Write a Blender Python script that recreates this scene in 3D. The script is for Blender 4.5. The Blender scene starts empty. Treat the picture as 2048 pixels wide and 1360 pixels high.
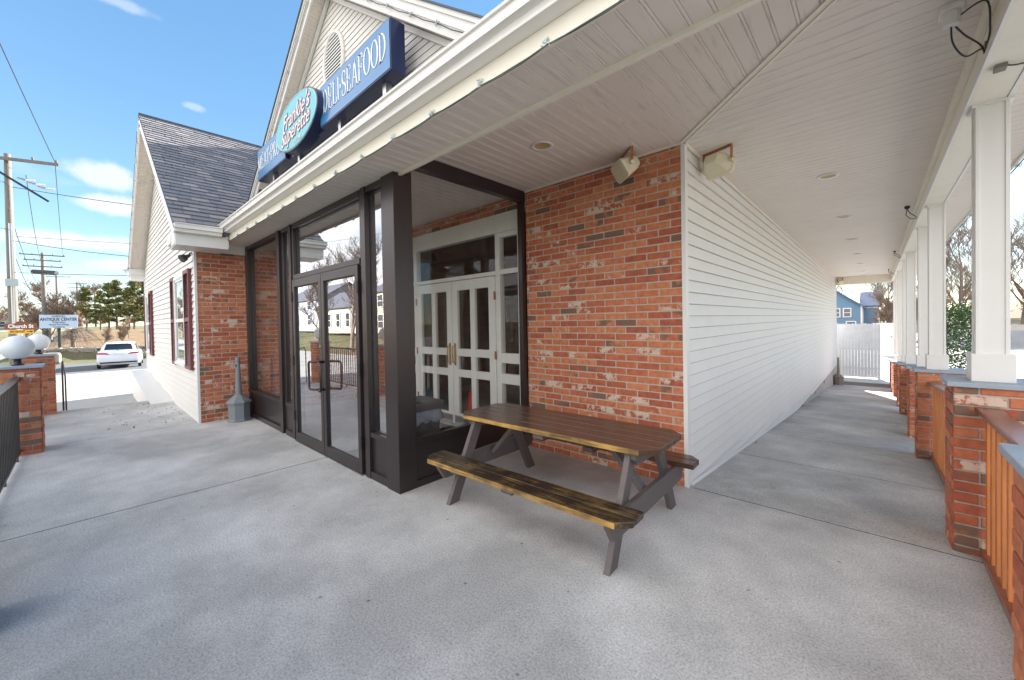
import bpy, bmesh, math, random
from mathutils import Vector, Matrix, noise
R = math.radians
scene = bpy.context.scene
COL = scene.collection

# ------------------------------------------------------------ camera
YAW, PITCH, ROLL = 0.7457, -0.0148, 0.0185
CAMPOS = Vector((1.1918, -3.4363, 1.4249))
fw = Vector((-math.sin(YAW)*math.cos(PITCH), math.cos(YAW)*math.cos(PITCH), math.sin(PITCH)))
rt = Vector((math.cos(YAW), math.sin(YAW), 0)); up = rt.cross(fw)
cr = rt*math.cos(ROLL) - up*math.sin(ROLL); cu = rt*math.sin(ROLL) + up*math.cos(ROLL)
cam = bpy.data.objects.new('camera', bpy.data.cameras.new('camera'))
COL.objects.link(cam); scene.camera = cam
m4 = Matrix((cr, cu, -fw)).transposed().to_4x4(); m4.translation = CAMPOS
cam.matrix_world = m4
cam.data.sensor_width = 36; cam.data.lens = 36*790.17/2048
cam.data.shift_y = -24.44/2048
cam.data.clip_start = 0.03; cam.data.clip_end = 2000

# ------------------------------------------------------------ sky and sun
SUNV = Vector((-0.25, 0.97, 0.414)).normalized()
W = bpy.data.worlds.new('World'); scene.world = W; W.use_nodes = True
nt = W.node_tree; N = nt.nodes; L = nt.links
N.clear()
out = N.new('ShaderNodeOutputWorld'); bg = N.new('ShaderNodeBackground')
sky = N.new('ShaderNodeTexSky'); sky.sky_type = 'NISHITA'; sky.sun_disc = False
sky.sun_elevation = R(22.5); sky.sun_rotation = math.atan2(0.25, 0.97)
sky.altitude = 300; sky.air_density = 1.0; sky.dust_density = 0.1; sky.ozone_density = 2.5
hs = N.new('ShaderNodeHueSaturation'); hs.inputs['Saturation'].default_value = 1.42; hs.inputs['Value'].default_value = 1.12
tc = N.new('ShaderNodeTexCoord'); sep = N.new('ShaderNodeSeparateXYZ')
L.new(tc.outputs['Generated'], sep.inputs[0])
mp = N.new('ShaderNodeMapping'); mp.inputs['Scale'].default_value = (1.6, 1.6, 5.0)
mp.inputs['Location'].default_value = (0.35, 1.1, 0.2)
L.new(tc.outputs['Generated'], mp.inputs[0])
nz = N.new('ShaderNodeTexNoise'); nz.inputs['Scale'].default_value = 1.9; nz.inputs['Detail'].default_value = 7; nz.inputs['Roughness'].default_value = 0.52
L.new(mp.outputs[0], nz.inputs['Vector'])
cr_ = N.new('ShaderNodeValToRGB'); cr_.color_ramp.elements[0].position = 0.60; cr_.color_ramp.elements[1].position = 0.78
L.new(nz.outputs['Fac'], cr_.inputs[0])
mr = N.new('ShaderNodeMapRange'); mr.inputs['From Min'].default_value = 0.42; mr.inputs['From Max'].default_value = 0.08
L.new(sep.outputs['Z'], mr.inputs['Value'])
mu = N.new('ShaderNodeMath'); mu.operation = 'MULTIPLY'
L.new(cr_.outputs[0], mu.inputs[0]); L.new(mr.outputs[0], mu.inputs[1])
CLOUDS = [((-0.963, 0.033, 0.262), (0.045, 0.020), 0.75), ((-0.975, 0.048, 0.215), (0.055, 0.016), 0.85), ((-0.99, -0.02, 0.148), (0.10, 0.018), 0.9), ((-0.99, 0.055, 0.115), (0.06, 0.014), 0.7), ((-0.86, 0.05, 0.505), (0.05, 0.010), 0.35), ((-0.906, 0.144, 0.40), (0.02, 0.008), 0.35), ((0.15, 0.98, 0.125), (0.10, 0.012), 0.5)]
mx = N.new('ShaderNodeMixRGB'); mx.inputs[2].default_value = (2.6, 2.7, 2.85, 1)
gm = N.new('ShaderNodeGamma'); gm.inputs[1].default_value = 0.62
L.new(sky.outputs[0], gm.inputs[0]); L.new(gm.outputs[0], hs.inputs['Color']); L.new(hs.outputs[0], mx.inputs[1]); L.new(mu.outputs[0], mx.inputs[0])
cn_ = N.new('ShaderNodeTexNoise'); cn_.inputs['Scale'].default_value = 9; cn_.inputs['Detail'].default_value = 8; cn_.inputs['Roughness'].default_value = 0.6
L.new(tc.outputs['Generated'], cn_.inputs['Vector'])
prev = mx
for (cd, sr, thr) in CLOUDS:
    sub = N.new('ShaderNodeVectorMath'); sub.operation = 'SUBTRACT'; sub.inputs[1].default_value = Vector(cd).normalized(); L.new(tc.outputs['Generated'], sub.inputs[0])
    ml = N.new('ShaderNodeVectorMath'); ml.operation = 'MULTIPLY'; ml.inputs[1].default_value = (1/sr[0], 1/sr[0], 1/sr[1]); L.new(sub.outputs[0], ml.inputs[0])
    ln = N.new('ShaderNodeVectorMath'); ln.operation = 'LENGTH'; L.new(ml.outputs[0], ln.inputs[0])
    ad_ = N.new('ShaderNodeMath'); ad_.operation = 'MULTIPLY_ADD'; ad_.inputs[1].default_value = -2.6; L.new(cn_.outputs['Fac'], ad_.inputs[0]); L.new(ln.outputs['Value'], ad_.inputs[2])
    sm = N.new('ShaderNodeMapRange'); sm.interpolation_type = 'SMOOTHSTEP'; sm.inputs['From Min'].default_value = -0.25; sm.inputs['From Max'].default_value = -0.95; sm.inputs['To Max'].default_value = thr; L.new(ad_.outputs[0], sm.inputs['Value'])
    mc = N.new('ShaderNodeMixRGB'); mc.inputs[2].default_value = (2.5, 2.6, 2.7, 1); L.new(sm.outputs[0], mc.inputs[0]); L.new(prev.outputs[0], mc.inputs[1]); prev = mc
mx = prev
# broad cloud bank added behind the camera to light the porch shade neutrally
cb = N.new('ShaderNodeMapRange'); cb.interpolation_type = 'SMOOTHSTEP'; cb.inputs['From Min'].default_value = -0.12; cb.inputs['From Max'].default_value = -0.45
L.new(sep.outputs['Y'], cb.inputs['Value'])
nb_ = N.new('ShaderNodeTexNoise'); nb_.inputs['Scale'].default_value = 2.4; nb_.inputs['Detail'].default_value = 6
L.new(mp.outputs[0], nb_.inputs['Vector'])
rb = N.new('ShaderNodeValToRGB'); rb.color_ramp.elements[0].position = 0.30; rb.color_ramp.elements[0].color = (0.45, 0.45, 0.45, 1); rb.color_ramp.elements[1].position = 0.55
L.new(nb_.outputs['Fac'], rb.inputs[0])
mb2 = N.new('ShaderNodeMath'); mb2.operation = 'MULTIPLY'; L.new(cb.outputs[0], mb2.inputs[0]); L.new(rb.outputs[0], mb2.inputs[1])
mx2 = N.new('ShaderNodeMixRGB'); mx2.inputs[2].default_value = (6.25, 6.05, 5.95, 1)
L.new(mb2.outputs[0], mx2.inputs[0]); L.new(mx.outputs[0], mx2.inputs[1])
L.new(mx2.outputs[0], bg.inputs['Color']); bg.inputs['Strength'].default_value = 0.10
L.new(bg.outputs[0], out.inputs[0])

sd = bpy.data.lights.new('sun', 'SUN'); sd.energy = 5.0; sd.angle = R(0.5); sd.color = (1, 0.95, 0.87)
so = bpy.data.objects.new('sun', sd); COL.objects.link(so)
so.rotation_euler = SUNV.to_track_quat('Z', 'Y').to_euler(); so.location = (0, 0, 30)

scene.view_settings.view_transform = 'Standard'; scene.view_settings.look = 'None'
scene.view_settings.exposure = 2.17; scene.view_settings.gamma = 1.0
scene.render.engine = 'CYCLES'
scene.cycles.max_bounces = 10; scene.cycles.diffuse_bounces = 5; scene.cycles.glossy_bounces = 4
scene.cycles.transparent_max_bounces = 16; scene.cycles.caustics_reflective = False; scene.cycles.caustics_refractive = False

# ------------------------------------------------------------ materials
MATS = {}
def newmat(name):
    m = bpy.data.materials.new(name); m.use_nodes = True; MATS[name] = m
    return m, m.node_tree.nodes, m.node_tree.links, m.node_tree.nodes['Principled BSDF']
def rgb(c): return (c[0], c[1], c[2], 1)
def plain(name, c, rough=0.6, metal=0.0, var=0.12, scale=6.0, bump=0.0, bscale=60, spec=0.5, stretch=(1,1,1), dirt_or_shade=0.0):
    m, n, l, p = newmat(name)
    t = n.new('ShaderNodeTexCoord'); mpn = n.new('ShaderNodeMapping'); mpn.inputs['Scale'].default_value = stretch
    l.new(t.outputs['Object'], mpn.inputs[0])
    a = n.new('ShaderNodeTexNoise'); a.inputs['Scale'].default_value = scale; a.inputs['Detail'].default_value = 6
    l.new(mpn.outputs[0], a.inputs['Vector'])
    mxn = n.new('ShaderNodeMixRGB'); l.new(a.outputs['Fac'], mxn.inputs[0])
    mxn.inputs[1].default_value = rgb([x*(1-var) for x in c]); mxn.inputs[2].default_value = rgb([min(1, x*(1+var)) for x in c])
    last = mxn.outputs[0]
    if dirt_or_shade > 0:
        b = n.new('ShaderNodeTexNoise'); b.inputs['Scale'].default_value = 1.7; b.inputs['Detail'].default_value = 9; b.inputs['Roughness'].default_value = 0.7
        l.new(t.outputs['Object'], b.inputs['Vector'])
        r_ = n.new('ShaderNodeValToRGB'); r_.color_ramp.elements[0].position = 0.52; r_.color_ramp.elements[1].position = 0.75
        l.new(b.outputs['Fac'], r_.inputs[0])
        q = n.new('ShaderNodeMath'); q.operation = 'MULTIPLY'; q.inputs[1].default_value = dirt_or_shade; l.new(r_.outputs[0], q.inputs[0])
        m2 = n.new('ShaderNodeMixRGB'); m2.inputs[2].default_value = rgb([x*0.45 for x in c])
        l.new(q.outputs[0], m2.inputs[0]); l.new(last, m2.inputs[1]); last = m2.outputs[0]
    l.new(last, p.inputs['Base Color'])
    p.inputs['Roughness'].default_value = rough; p.inputs['Metallic'].default_value = metal
    p.inputs['Specular IOR Level'].default_value = spec
    if bump > 0:
        b = n.new('ShaderNodeTexNoise'); b.inputs['Scale'].default_value = bscale; b.inputs['Detail'].default_value = 4
        l.new(mpn.outputs[0], b.inputs['Vector'])
        bb = n.new('ShaderNodeBump'); bb.inputs['Strength'].default_value = bump; bb.inputs['Distance'].default_value = 0.01
        l.new(b.outputs['Fac'], bb.inputs['Height']); l.new(bb.outputs[0], p.inputs['Normal'])
    return m
siding = plain('white_siding', (0.78, 0.75, 0.71), 0.5, var=0.04, dirt_or_shade=0.05)
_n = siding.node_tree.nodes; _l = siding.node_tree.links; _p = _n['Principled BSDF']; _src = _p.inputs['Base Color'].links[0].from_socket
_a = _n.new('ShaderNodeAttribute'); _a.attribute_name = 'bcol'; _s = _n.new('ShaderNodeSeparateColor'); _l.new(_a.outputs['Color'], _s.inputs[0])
_m = _n.new('ShaderNodeMixRGB'); _m.inputs[2].default_value = (0.23, 0.21, 0.19, 1); _l.new(_s.outputs[0], _m.inputs[0]); _l.new(_src, _m.inputs[1]); _l.new(_m.outputs[0], _p.inputs['Base Color'])  # bcol red darkens the boards where lap shade is painted in
trimw = plain('white_trim', (0.78, 0.76, 0.73), 0.4, var=0.03, dirt_or_shade=0.04)
cream = plain('cream_trim', (0.82, 0.77, 0.66), 0.45, var=0.05, dirt_or_shade=0.1)
gutterm = plain('gutter_white', (0.83, 0.80, 0.76), 0.35, var=0.04, dirt_or_shade=0.08)
bronze = plain('bronze_metal', (0.06, 0.047, 0.047), 0.32, metal=0.6, var=0.15, scale=3, stretch=(1, 1, 0.2))
black = plain('black_metal', (0.03, 0.03, 0.033), 0.45, metal=0.3, var=0.2)
ironm = plain('railing_iron', (0.07, 0.065, 0.065), 0.33, metal=0.6, var=0.25, scale=20)
mortar = plain('mortar', (0.5, 0.45, 0.385), 0.9, var=0.2, scale=30, bump=0.5, bscale=120)
bluestone = plain('bluestone', (0.33, 0.38, 0.44), 0.6, var=0.15, scale=9, bump=0.3, bscale=40)
block = plain('foundation_block', (0.45, 0.43, 0.4), 0.9, var=0.15, scale=5, bump=0.4, bscale=90, dirt_or_shade=0.2)
redwood = plain('stained_wood', (0.56, 0.2, 0.065), 0.36, var=0.45, scale=5, stretch=(6, 6, 0.6), dirt_or_shade=0.25)
railcap = plain('stained_rail', (0.26, 0.085, 0.05), 0.28, var=0.35, scale=8, stretch=(5, 0.6, 5))
plastic = plain('speaker_plastic', (0.75, 0.69, 0.5), 0.45, var=0.05, dirt_or_shade=0.1)
rustbr = plain('rust_bracket', (0.36, 0.12, 0.045), 0.6, var=0.3, scale=20)
greypl = plain('grey_plastic', (0.2, 0.22, 0.24), 0.5, var=0.08, bump=0.1, bscale=200)
tanpl = plain('taupe_plastic', (0.2, 0.18, 0.15), 0.5, var=0.08)
shutterm = plain('burgundy_shutter', (0.15, 0.03, 0.035), 0.45, var=0.12)
darkint = plain('store_interior', (0.1, 0.055, 0.048), 0.7, var=0.4, scale=2)
whitep = plain('door_paint', (0.84, 0.83, 0.79), 0.4, var=0.03, dirt_or_shade=0.03)
brass = plain('brass', (0.55, 0.36, 0.12), 0.25, metal=1.0, var=0.1)
steel = plain('steel', (0.5, 0.5, 0.5), 0.3, metal=1.0, var=0.1)
conered = plain('cone_red', (0.9, 0.045, 0.035), 0.4, var=0.05)
baggrey = plain('bag_plastic', (0.24, 0.27, 0.32), 0.15, var=0.3, scale=12, bump=0.8, bscale=14)
canbr = plain('bin_brown', (0.12, 0.105, 0.10), 0.4, var=0.1)
polewood = plain('pole_wood', (0.2, 0.175, 0.15), 0.85, var=0.25, scale=6, stretch=(5, 5, 0.3), bump=0.5, bscale=30)
wirem = plain('wire_black', (0.03, 0.03, 0.035), 0.5)
clipm = plain('clear_clip', (0.62, 0.68, 0.68), 0.2, var=0.2, scale=40)
wiregreen = plain('light_wire', (0.1, 0.16, 0.14), 0.4)
barkm = plain('bark', (0.2, 0.155, 0.125), 0.9, var=0.3, scale=8)
twigm = plain('twigs', (0.24, 0.185, 0.15), 0.9, var=0.3, scale=3)
twigr = plain('red_twigs', (0.27, 0.19, 0.145), 0.9, var=0.3, scale=3)
leafd = plain('evergreen_leaf', (0.15, 0.15, 0.04), 0.8, var=0.7, scale=1.1)
hedgel = plain('hedge_leaf', (0.05, 0.105, 0.025), 0.6, var=0.6, scale=3)
bushbr = plain('brown_bush', (0.25, 0.17, 0.1), 0.9, var=0.4, scale=9)
carw = plain('car_paint', (0.8, 0.8, 0.82), 0.18, var=0.01)
cargl = plain('car_glass', (0.03, 0.04, 0.05), 0.06, var=0.1)
tyre = plain('tyre', (0.03, 0.03, 0.03), 0.8)
redl = plain('tail_light', (0.55, 0.03, 0.03), 0.15, var=0.2)
plate = plain('plate', (0.7, 0.72, 0.75), 0.4)
stonem = plain('wall_stone', (0.38, 0.33, 0.28), 0.9, var=0.45, scale=4, bump=0.8, bscale=12)
bluesid = plain('blue_siding', (0.14, 0.25, 0.38), 0.6, var=0.06, scale=2)
blueroof = plain('blue_roof', (0.1, 0.14, 0.24), 0.8, var=0.2, scale=3)
tanroof = plain('tan_roof', (0.4, 0.33, 0.22), 0.9, var=0.3, scale=8)
darkroof = plain('dark_roof', (0.11, 0.12, 0.15), 0.9, var=0.25, scale=5)
barnred = plain('barn_red', (0.42, 0.05, 0.05), 0.7, var=0.15)
housew = plain('house_white', (0.32, 0.32, 0.31), 0.6, var=0.06)
housetan = plain('house_tan', (0.45, 0.38, 0.3), 0.7, var=0.08)
housegrey = plain('house_grey', (0.3, 0.33, 0.38), 0.7, var=0.08)
winm = plain('window_dark', (0.04, 0.05, 0.06), 0.08, var=0.2)
fencew = plain('fence_white', (0.4, 0.42, 0.46), 0.7, var=0.12, scale=5, dirt_or_shade=0.2)
greyfence = plain('grey_fence', (0.42, 0.4, 0.38), 0.9, var=0.2, scale=5)
concwall = plain('concrete_wall', (0.3, 0.31, 0.33), 0.9, var=0.2, scale=2, dirt_or_shade=0.3)
asphl = plain('pale_asphalt', (0.4, 0.39, 0.365), 0.95, var=0.12, scale=2.2, bump=0.3, bscale=80, dirt_or_shade=0.25)
asph = plain('asphalt', (0.11, 0.115, 0.125), 0.95, var=0.2, scale=2, bump=0.3, bscale=80)
signblue = plain('sign_blue', (0.055, 0.21, 0.46), 0.22, var=0.05)
signside = plain('sign_navy', (0.022, 0.035, 0.1), 0.3, var=0.1)
signteal = plain('sign_teal', (0.1, 0.48, 0.55), 0.22, var=0.04)
signwhite = plain('sign_white', (0.82, 0.82, 0.78), 0.4, var=0.02)
signpink = plain('sign_maroon', (0.4, 0.03, 0.14), 0.4, var=0.05)
signbr = plain('sign_brown', (0.22, 0.065, 0.03), 0.4, var=0.05)
signyel = plain('sign_yellow', (0.8, 0.42, 0.02), 0.4, var=0.04)
signblk = plain('sign_black', (0.02, 0.02, 0.02), 0.5)
signpale = plain('sign_pale', (0.6, 0.7, 0.82), 0.5, var=0.03)
curtain = plain('curtain', (0.6, 0.62, 0.62), 0.9, var=0.2, scale=10)
lampcup = plain('lamp_cup', (0.5, 0.38, 0.17), 0.4, var=0.2)

def mat_soffit():
    m, n, l, p = newmat('soffit_vinyl')
    t = n.new('ShaderNodeTexCoord')
    a = n.new('ShaderNodeTexNoise'); a.inputs['Scale'].default_value = 1.2; a.inputs['Detail'].default_value = 7
    l.new(t.outputs['Object'], a.inputs['Vector'])
    c = n.new('ShaderNodeMixRGB'); c.inputs[1].default_value = (0.71, 0.64, 0.57, 1); c.inputs[2].default_value = (0.80, 0.735, 0.665, 1)
    l.new(a.outputs['Fac'], c.inputs[0])
    mq = n.new('ShaderNodeMapping'); mq.inputs['Scale'].default_value = (11, 1.1, 1)   # streaks of dirt along the boards
    l.new(t.outputs['UV'], mq.inputs[0])
    b = n.new('ShaderNodeTexNoise'); b.inputs['Scale'].default_value = 2.6; b.inputs['Detail'].default_value = 8; b.inputs['Roughness'].default_value = 0.65
    l.new(mq.outputs[0], b.inputs['Vector'])
    r_ = n.new('ShaderNodeValToRGB'); r_.color_ramp.elements[0].position = 0.54; r_.color_ramp.elements[1].position = 0.78
    r_.color_ramp.elements[1].color = (0.55, 0.55, 0.55, 1)
    l.new(b.outputs['Fac'], r_.inputs[0])
    d = n.new('ShaderNodeMixRGB'); d.inputs[2].default_value = (0.3, 0.27, 0.25, 1)
    l.new(r_.outputs[0], d.inputs[0]); l.new(c.outputs[0], d.inputs[1]); l.new(d.outputs[0], p.inputs['Base Color'])
    p.inputs['Roughness'].default_value = 0.55
    return m
soffit = mat_soffit()

def mat_brick():
    m, n, l, p = newmat('brick')
    at = n.new('ShaderNodeAttribute'); at.attribute_name = 'bcol'
    sp = n.new('ShaderNodeSeparateColor'); l.new(at.outputs['Color'], sp.inputs[0])
    t0 = n.new('ShaderNodeTexCoord'); sc_ = n.new('ShaderNodeVectorMath'); sc_.operation = 'SCALE'; sc_.inputs['Scale'].default_value = 41.0; l.new(at.outputs['Color'], sc_.inputs[0])
    va_ = n.new('ShaderNodeVectorMath'); va_.operation = 'ADD'; l.new(t0.outputs['Object'], va_.inputs[0]); l.new(sc_.outputs[0], va_.inputs[1])
    class _T: outputs = {'Object': va_.outputs[0]}
    t = _T
    ra = n.new('ShaderNodeValToRGB'); e = ra.color_ramp.elements
    e[0].position = 0; e[0].color = (0.38, 0.095, 0.048, 1); e[1].position = 1; e[1].color = (0.57, 0.215, 0.10, 1)
    x = e.new(0.45); x.color = (0.50, 0.145, 0.065, 1)
    l.new(sp.outputs[0], ra.inputs[0])
    a = n.new('ShaderNodeTexNoise'); a.inputs['Scale'].default_value = 22; a.inputs['Detail'].default_value = 7
    l.new(t.outputs['Object'], a.inputs['Vector'])
    mv = n.new('ShaderNodeMixRGB'); mv.blend_type = 'OVERLAY'; mv.inputs[0].default_value = 0.55
    l.new(ra.outputs[0], mv.inputs[1]); l.new(a.outputs['Fac'], mv.inputs[2])
    # dark flashing: part of the brick goes brown-grey
    b = n.new('ShaderNodeTexNoise'); b.inputs['Scale'].default_value = 9; b.inputs['Detail'].default_value = 3
    l.new(t.outputs['Object'], b.inputs['Vector'])
    ad = n.new('ShaderNodeMath'); ad.operation = 'ADD'; l.new(b.outputs['Fac'], ad.inputs[0]); l.new(sp.outputs[1], ad.inputs[1])
    rd = n.new('ShaderNodeValToRGB'); rd.color_ramp.elements[0].position = 0.88; rd.color_ramp.elements[1].position = 1.02
    l.new(ad.outputs[0], rd.inputs[0])
    md = n.new('ShaderNodeMixRGB'); md.inputs[2].default_value = (0.2, 0.11, 0.075, 1)
    l.new(rd.outputs[0], md.inputs[0]); l.new(mv.outputs[0], md.inputs[1])
    # limewash splotches, broken up by fine noise
    s1 = n.new('ShaderNodeTexNoise'); s1.inputs['Scale'].default_value = 55; s1.inputs['Detail'].default_value = 5; s1.inputs['Roughness'].default_value = 0.7
    l.new(t.outputs['Object'], s1.inputs['Vector'])
    s2 = n.new('ShaderNodeTexNoise'); s2.inputs['Scale'].default_value = 11; l.new(t.outputs['Object'], s2.inputs['Vector'])
    q1 = n.new('ShaderNodeMath'); q1.operation = 'MULTIPLY_ADD'; l.new(s2.outputs['Fac'], q1.inputs[0]); q1.inputs[1].default_value = 1.5
    l.new(s1.outputs['Fac'], q1.inputs[2])
    q2 = n.new('ShaderNodeMath'); q2.operation = 'ADD'; l.new(q1.outputs[0], q2.inputs[0]); l.new(sp.outputs[2], q2.inputs[1])
    rs = n.new('ShaderNodeValToRGB'); rs.color_ramp.elements[0].position = 0.0; rs.color_ramp.elements[1].position = 1.0
    mrn = n.new('ShaderNodeMapRange'); mrn.inputs['From Min'].default_value = 1.78; mrn.inputs['From Max'].default_value = 1.9
    l.new(q2.outputs[0], mrn.inputs['Value'])
    ms = n.new('ShaderNodeMixRGB'); ms.inputs[2].default_value = (0.64, 0.48, 0.38, 1)
    l.new(mrn.outputs[0], ms.inputs[0]); l.new(md.outputs[0], ms.inputs[1])
    l.new(ms.outputs[0], p.inputs['Base Color']); p.inputs['Roughness'].default_value = 0.75
    bu = n.new('ShaderNodeBump'); bu.inputs['Strength'].default_value = 0.55; bu.inputs['Distance'].default_value = 0.006
    l.new(s1.outputs['Fac'], bu.inputs['Height']); l.new(bu.outputs[0], p.inputs['Normal'])
    return m
brickm = mat_brick()

def mat_concrete():
    m, n, l, p = newmat('concrete')
    t = n.new('ShaderNodeTexCoord')
    def nse(s, d, r=0.6, st=None):
        a = n.new('ShaderNodeTexNoise'); a.inputs['Scale'].default_value = s; a.inputs['Detail'].default_value = d; a.inputs['Roughness'].default_value = r
        if st:
            q = n.new('ShaderNodeMapping'); q.inputs['Scale'].default_value = st; l.new(t.outputs['Object'], q.inputs[0]); l.new(q.outputs[0], a.inputs['Vector'])
        else: l.new(t.outputs['Object'], a.inputs['Vector'])
        return a
    big = nse(0.6, 12, 0.66); mid = nse(4.5, 8, 0.65); fine = nse(95, 5, 0.85); speck = nse(46, 2, 0.5)
    c = n.new('ShaderNodeMixRGB'); c.inputs[1].default_value = (0.54, 0.53, 0.51, 1); c.inputs[2].default_value = (0.73, 0.715, 0.69, 1)
    l.new(mid.outputs['Fac'], c.inputs[0])
    r1 = n.new('ShaderNodeValToRGB'); r1.color_ramp.elements[0].position = 0.41; r1.color_ramp.elements[0].color = (0.64, 0.64, 0.64, 1); r1.color_ramp.elements[1].position = 0.6; r1.color_ramp.elements[1].color = (1, 1, 1, 1)
    l.new(big.outputs['Fac'], r1.inputs[0])
    m1 = n.new('ShaderNodeMixRGB'); m1.blend_type = 'MULTIPLY'; m1.inputs[0].default_value = 1; l.new(c.outputs[0], m1.inputs[1]); l.new(r1.outputs[0], m1.inputs[2])
    r2 = n.new('ShaderNodeValToRGB'); r2.color_ramp.elements[0].position = 0.36; r2.color_ramp.elements[0].color = (0.46, 0.46, 0.46, 1); r2.color_ramp.elements[1].position = 0.56; r2.color_ramp.elements[1].color = (1.12, 1.12, 1.12, 1)
    l.new(fine.outputs['Fac'], r2.inputs[0])
    m2 = n.new('ShaderNodeMixRGB'); m2.blend_type = 'MULTIPLY'; m2.inputs[0].default_value = 0.9; l.new(m1.outputs[0], m2.inputs[1]); l.new(r2.outputs[0], m2.inputs[2])
    # rare dark spots (gum, drips)
    v = n.new('ShaderNodeTexVoronoi'); v.inputs['Scale'].default_value = 4.2; l.new(t.outputs['Object'], v.inputs['Vector'])
    r3 = n.new('ShaderNodeValToRGB'); r3.color_ramp.elements[0].position = 0.028; r3.color_ramp.elements[0].color = (0.25, 0.25, 0.25, 1); r3.color_ramp.elements[1].position = 0.05; r3.color_ramp.elements[1].color = (1, 1, 1, 1)
    l.new(v.outputs['Distance'], r3.inputs[0])
    m3 = n.new('ShaderNodeMixRGB'); m3.blend_type = 'MULTIPLY'; m3.inputs[0].default_value = 0.7; l.new(m2.outputs[0], m3.inputs[1]); l.new(r3.outputs[0], m3.inputs[2])
    l.new(m3.outputs[0], p.inputs['Base Color']); p.inputs['Roughness'].default_value = 0.82
    bu = n.new('ShaderNodeBump'); bu.inputs['Strength'].default_value = 0.22; bu.inputs['Distance'].default_value = 0.003
    l.new(fine.outputs['Fac'], bu.inputs['Height']); l.new(bu.outputs[0], p.inputs['Normal'])
    return m
concrete = mat_concrete()

def mat_tablewood(name, ca, cb, edge=False, rough=0.3):
    m, n, l, p = newmat(name)
    t = n.new('ShaderNodeTexCoord'); q = n.new('ShaderNodeMapping'); q.inputs['Scale'].default_value = (1.2, 16, 16)
    l.new(t.outputs['Object'], q.inputs[0])
    a = n.new('ShaderNodeTexNoise'); a.inputs['Scale'].default_value = 3; a.inputs['Detail'].default_value = 8; a.inputs['Roughness'].default_value = 0.7
    l.new(q.outputs[0], a.inputs['Vector'])
    b = n.new('ShaderNodeTexNoise'); b.inputs['Scale'].default_value = 6; b.inputs['Detail'].default_value = 6; l.new(t.outputs['Object'], b.inputs['Vector'])
    c = n.new('ShaderNodeMixRGB'); c.inputs[1].default_value = rgb(ca); c.inputs[2].default_value = rgb(cb)
    if edge:
        s = n.new('ShaderNodeMath'); s.operation = 'MULTIPLY'; l.new(a.outputs['Fac'], s.inputs[0]); l.new(b.outputs['Fac'], s.inputs[1])
        r_ = n.new('ShaderNodeValToRGB'); r_.color_ramp.elements[0].position = (0.17 if rough > 0.4 else 0.235); r_.color_ramp.elements[1].position = (0.33 if rough > 0.4 else 0.37)
        l.new(s.outputs[0], r_.inputs[0]); l.new(r_.outputs[0], c.inputs[0])
    else: l.new(a.outputs['Fac'], c.inputs[0])
    l.new(c.outputs[0], p.inputs['Base Color']); p.inputs['Roughness'].default_value = rough
    bu = n.new('ShaderNodeBump'); bu.inputs['Strength'].default_value = 0.25; bu.inputs['Distance'].default_value = 0.004
    l.new(a.outputs['Fac'], bu.inputs['Height']); l.new(bu.outputs[0], p.inputs['Normal'])
    return m
ttop = mat_tablewood('table_stain', (0.045, 0.026, 0.018), (0.12, 0.064, 0.042), rough=0.2)
tseat = mat_tablewood('worn_bench', (0.035, 0.023, 0.015), (0.15, 0.095, 0.035), edge=True, rough=0.24)
tedge = mat_tablewood('bare_edge', (0.13, 0.075, 0.025), (0.52, 0.31, 0.075), edge=True, rough=0.6)
tleg = mat_tablewood('leg_stain', (0.08, 0.066, 0.063), (0.15, 0.125, 0.12), rough=0.5)

def mat_shingle(name, ca, cb):
    m, n, l, p = newmat(name)
    at = n.new('ShaderNodeAttribute'); at.attribute_name = 'bcol'
    sp = n.new('ShaderNodeSeparateColor'); l.new(at.outputs['Color'], sp.inputs[0])
    c = n.new('ShaderNodeMixRGB'); c.inputs[1].default_value = rgb(ca); c.inputs[2].default_value = rgb(cb); l.new(sp.outputs[0], c.inputs[0])
    t = n.new('ShaderNodeTexCoord'); a = n.new('ShaderNodeTexNoise'); a.inputs['Scale'].default_value = 60; l.new(t.outputs['Object'], a.inputs['Vector'])
    o = n.new('ShaderNodeMixRGB'); o.blend_type = 'OVERLAY'; o.inputs[0].default_value = 0.5; l.new(c.outputs[0], o.inputs[1]); l.new(a.outputs['Fac'], o.inputs[2])
    l.new(o.outputs[0], p.inputs['Base Color']); p.inputs['Roughness'].default_value = 0.9
    return m
shingle = mat_shingle('shingles', (0.19, 0.19, 0.21), (0.42, 0.36, 0.34))

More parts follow.
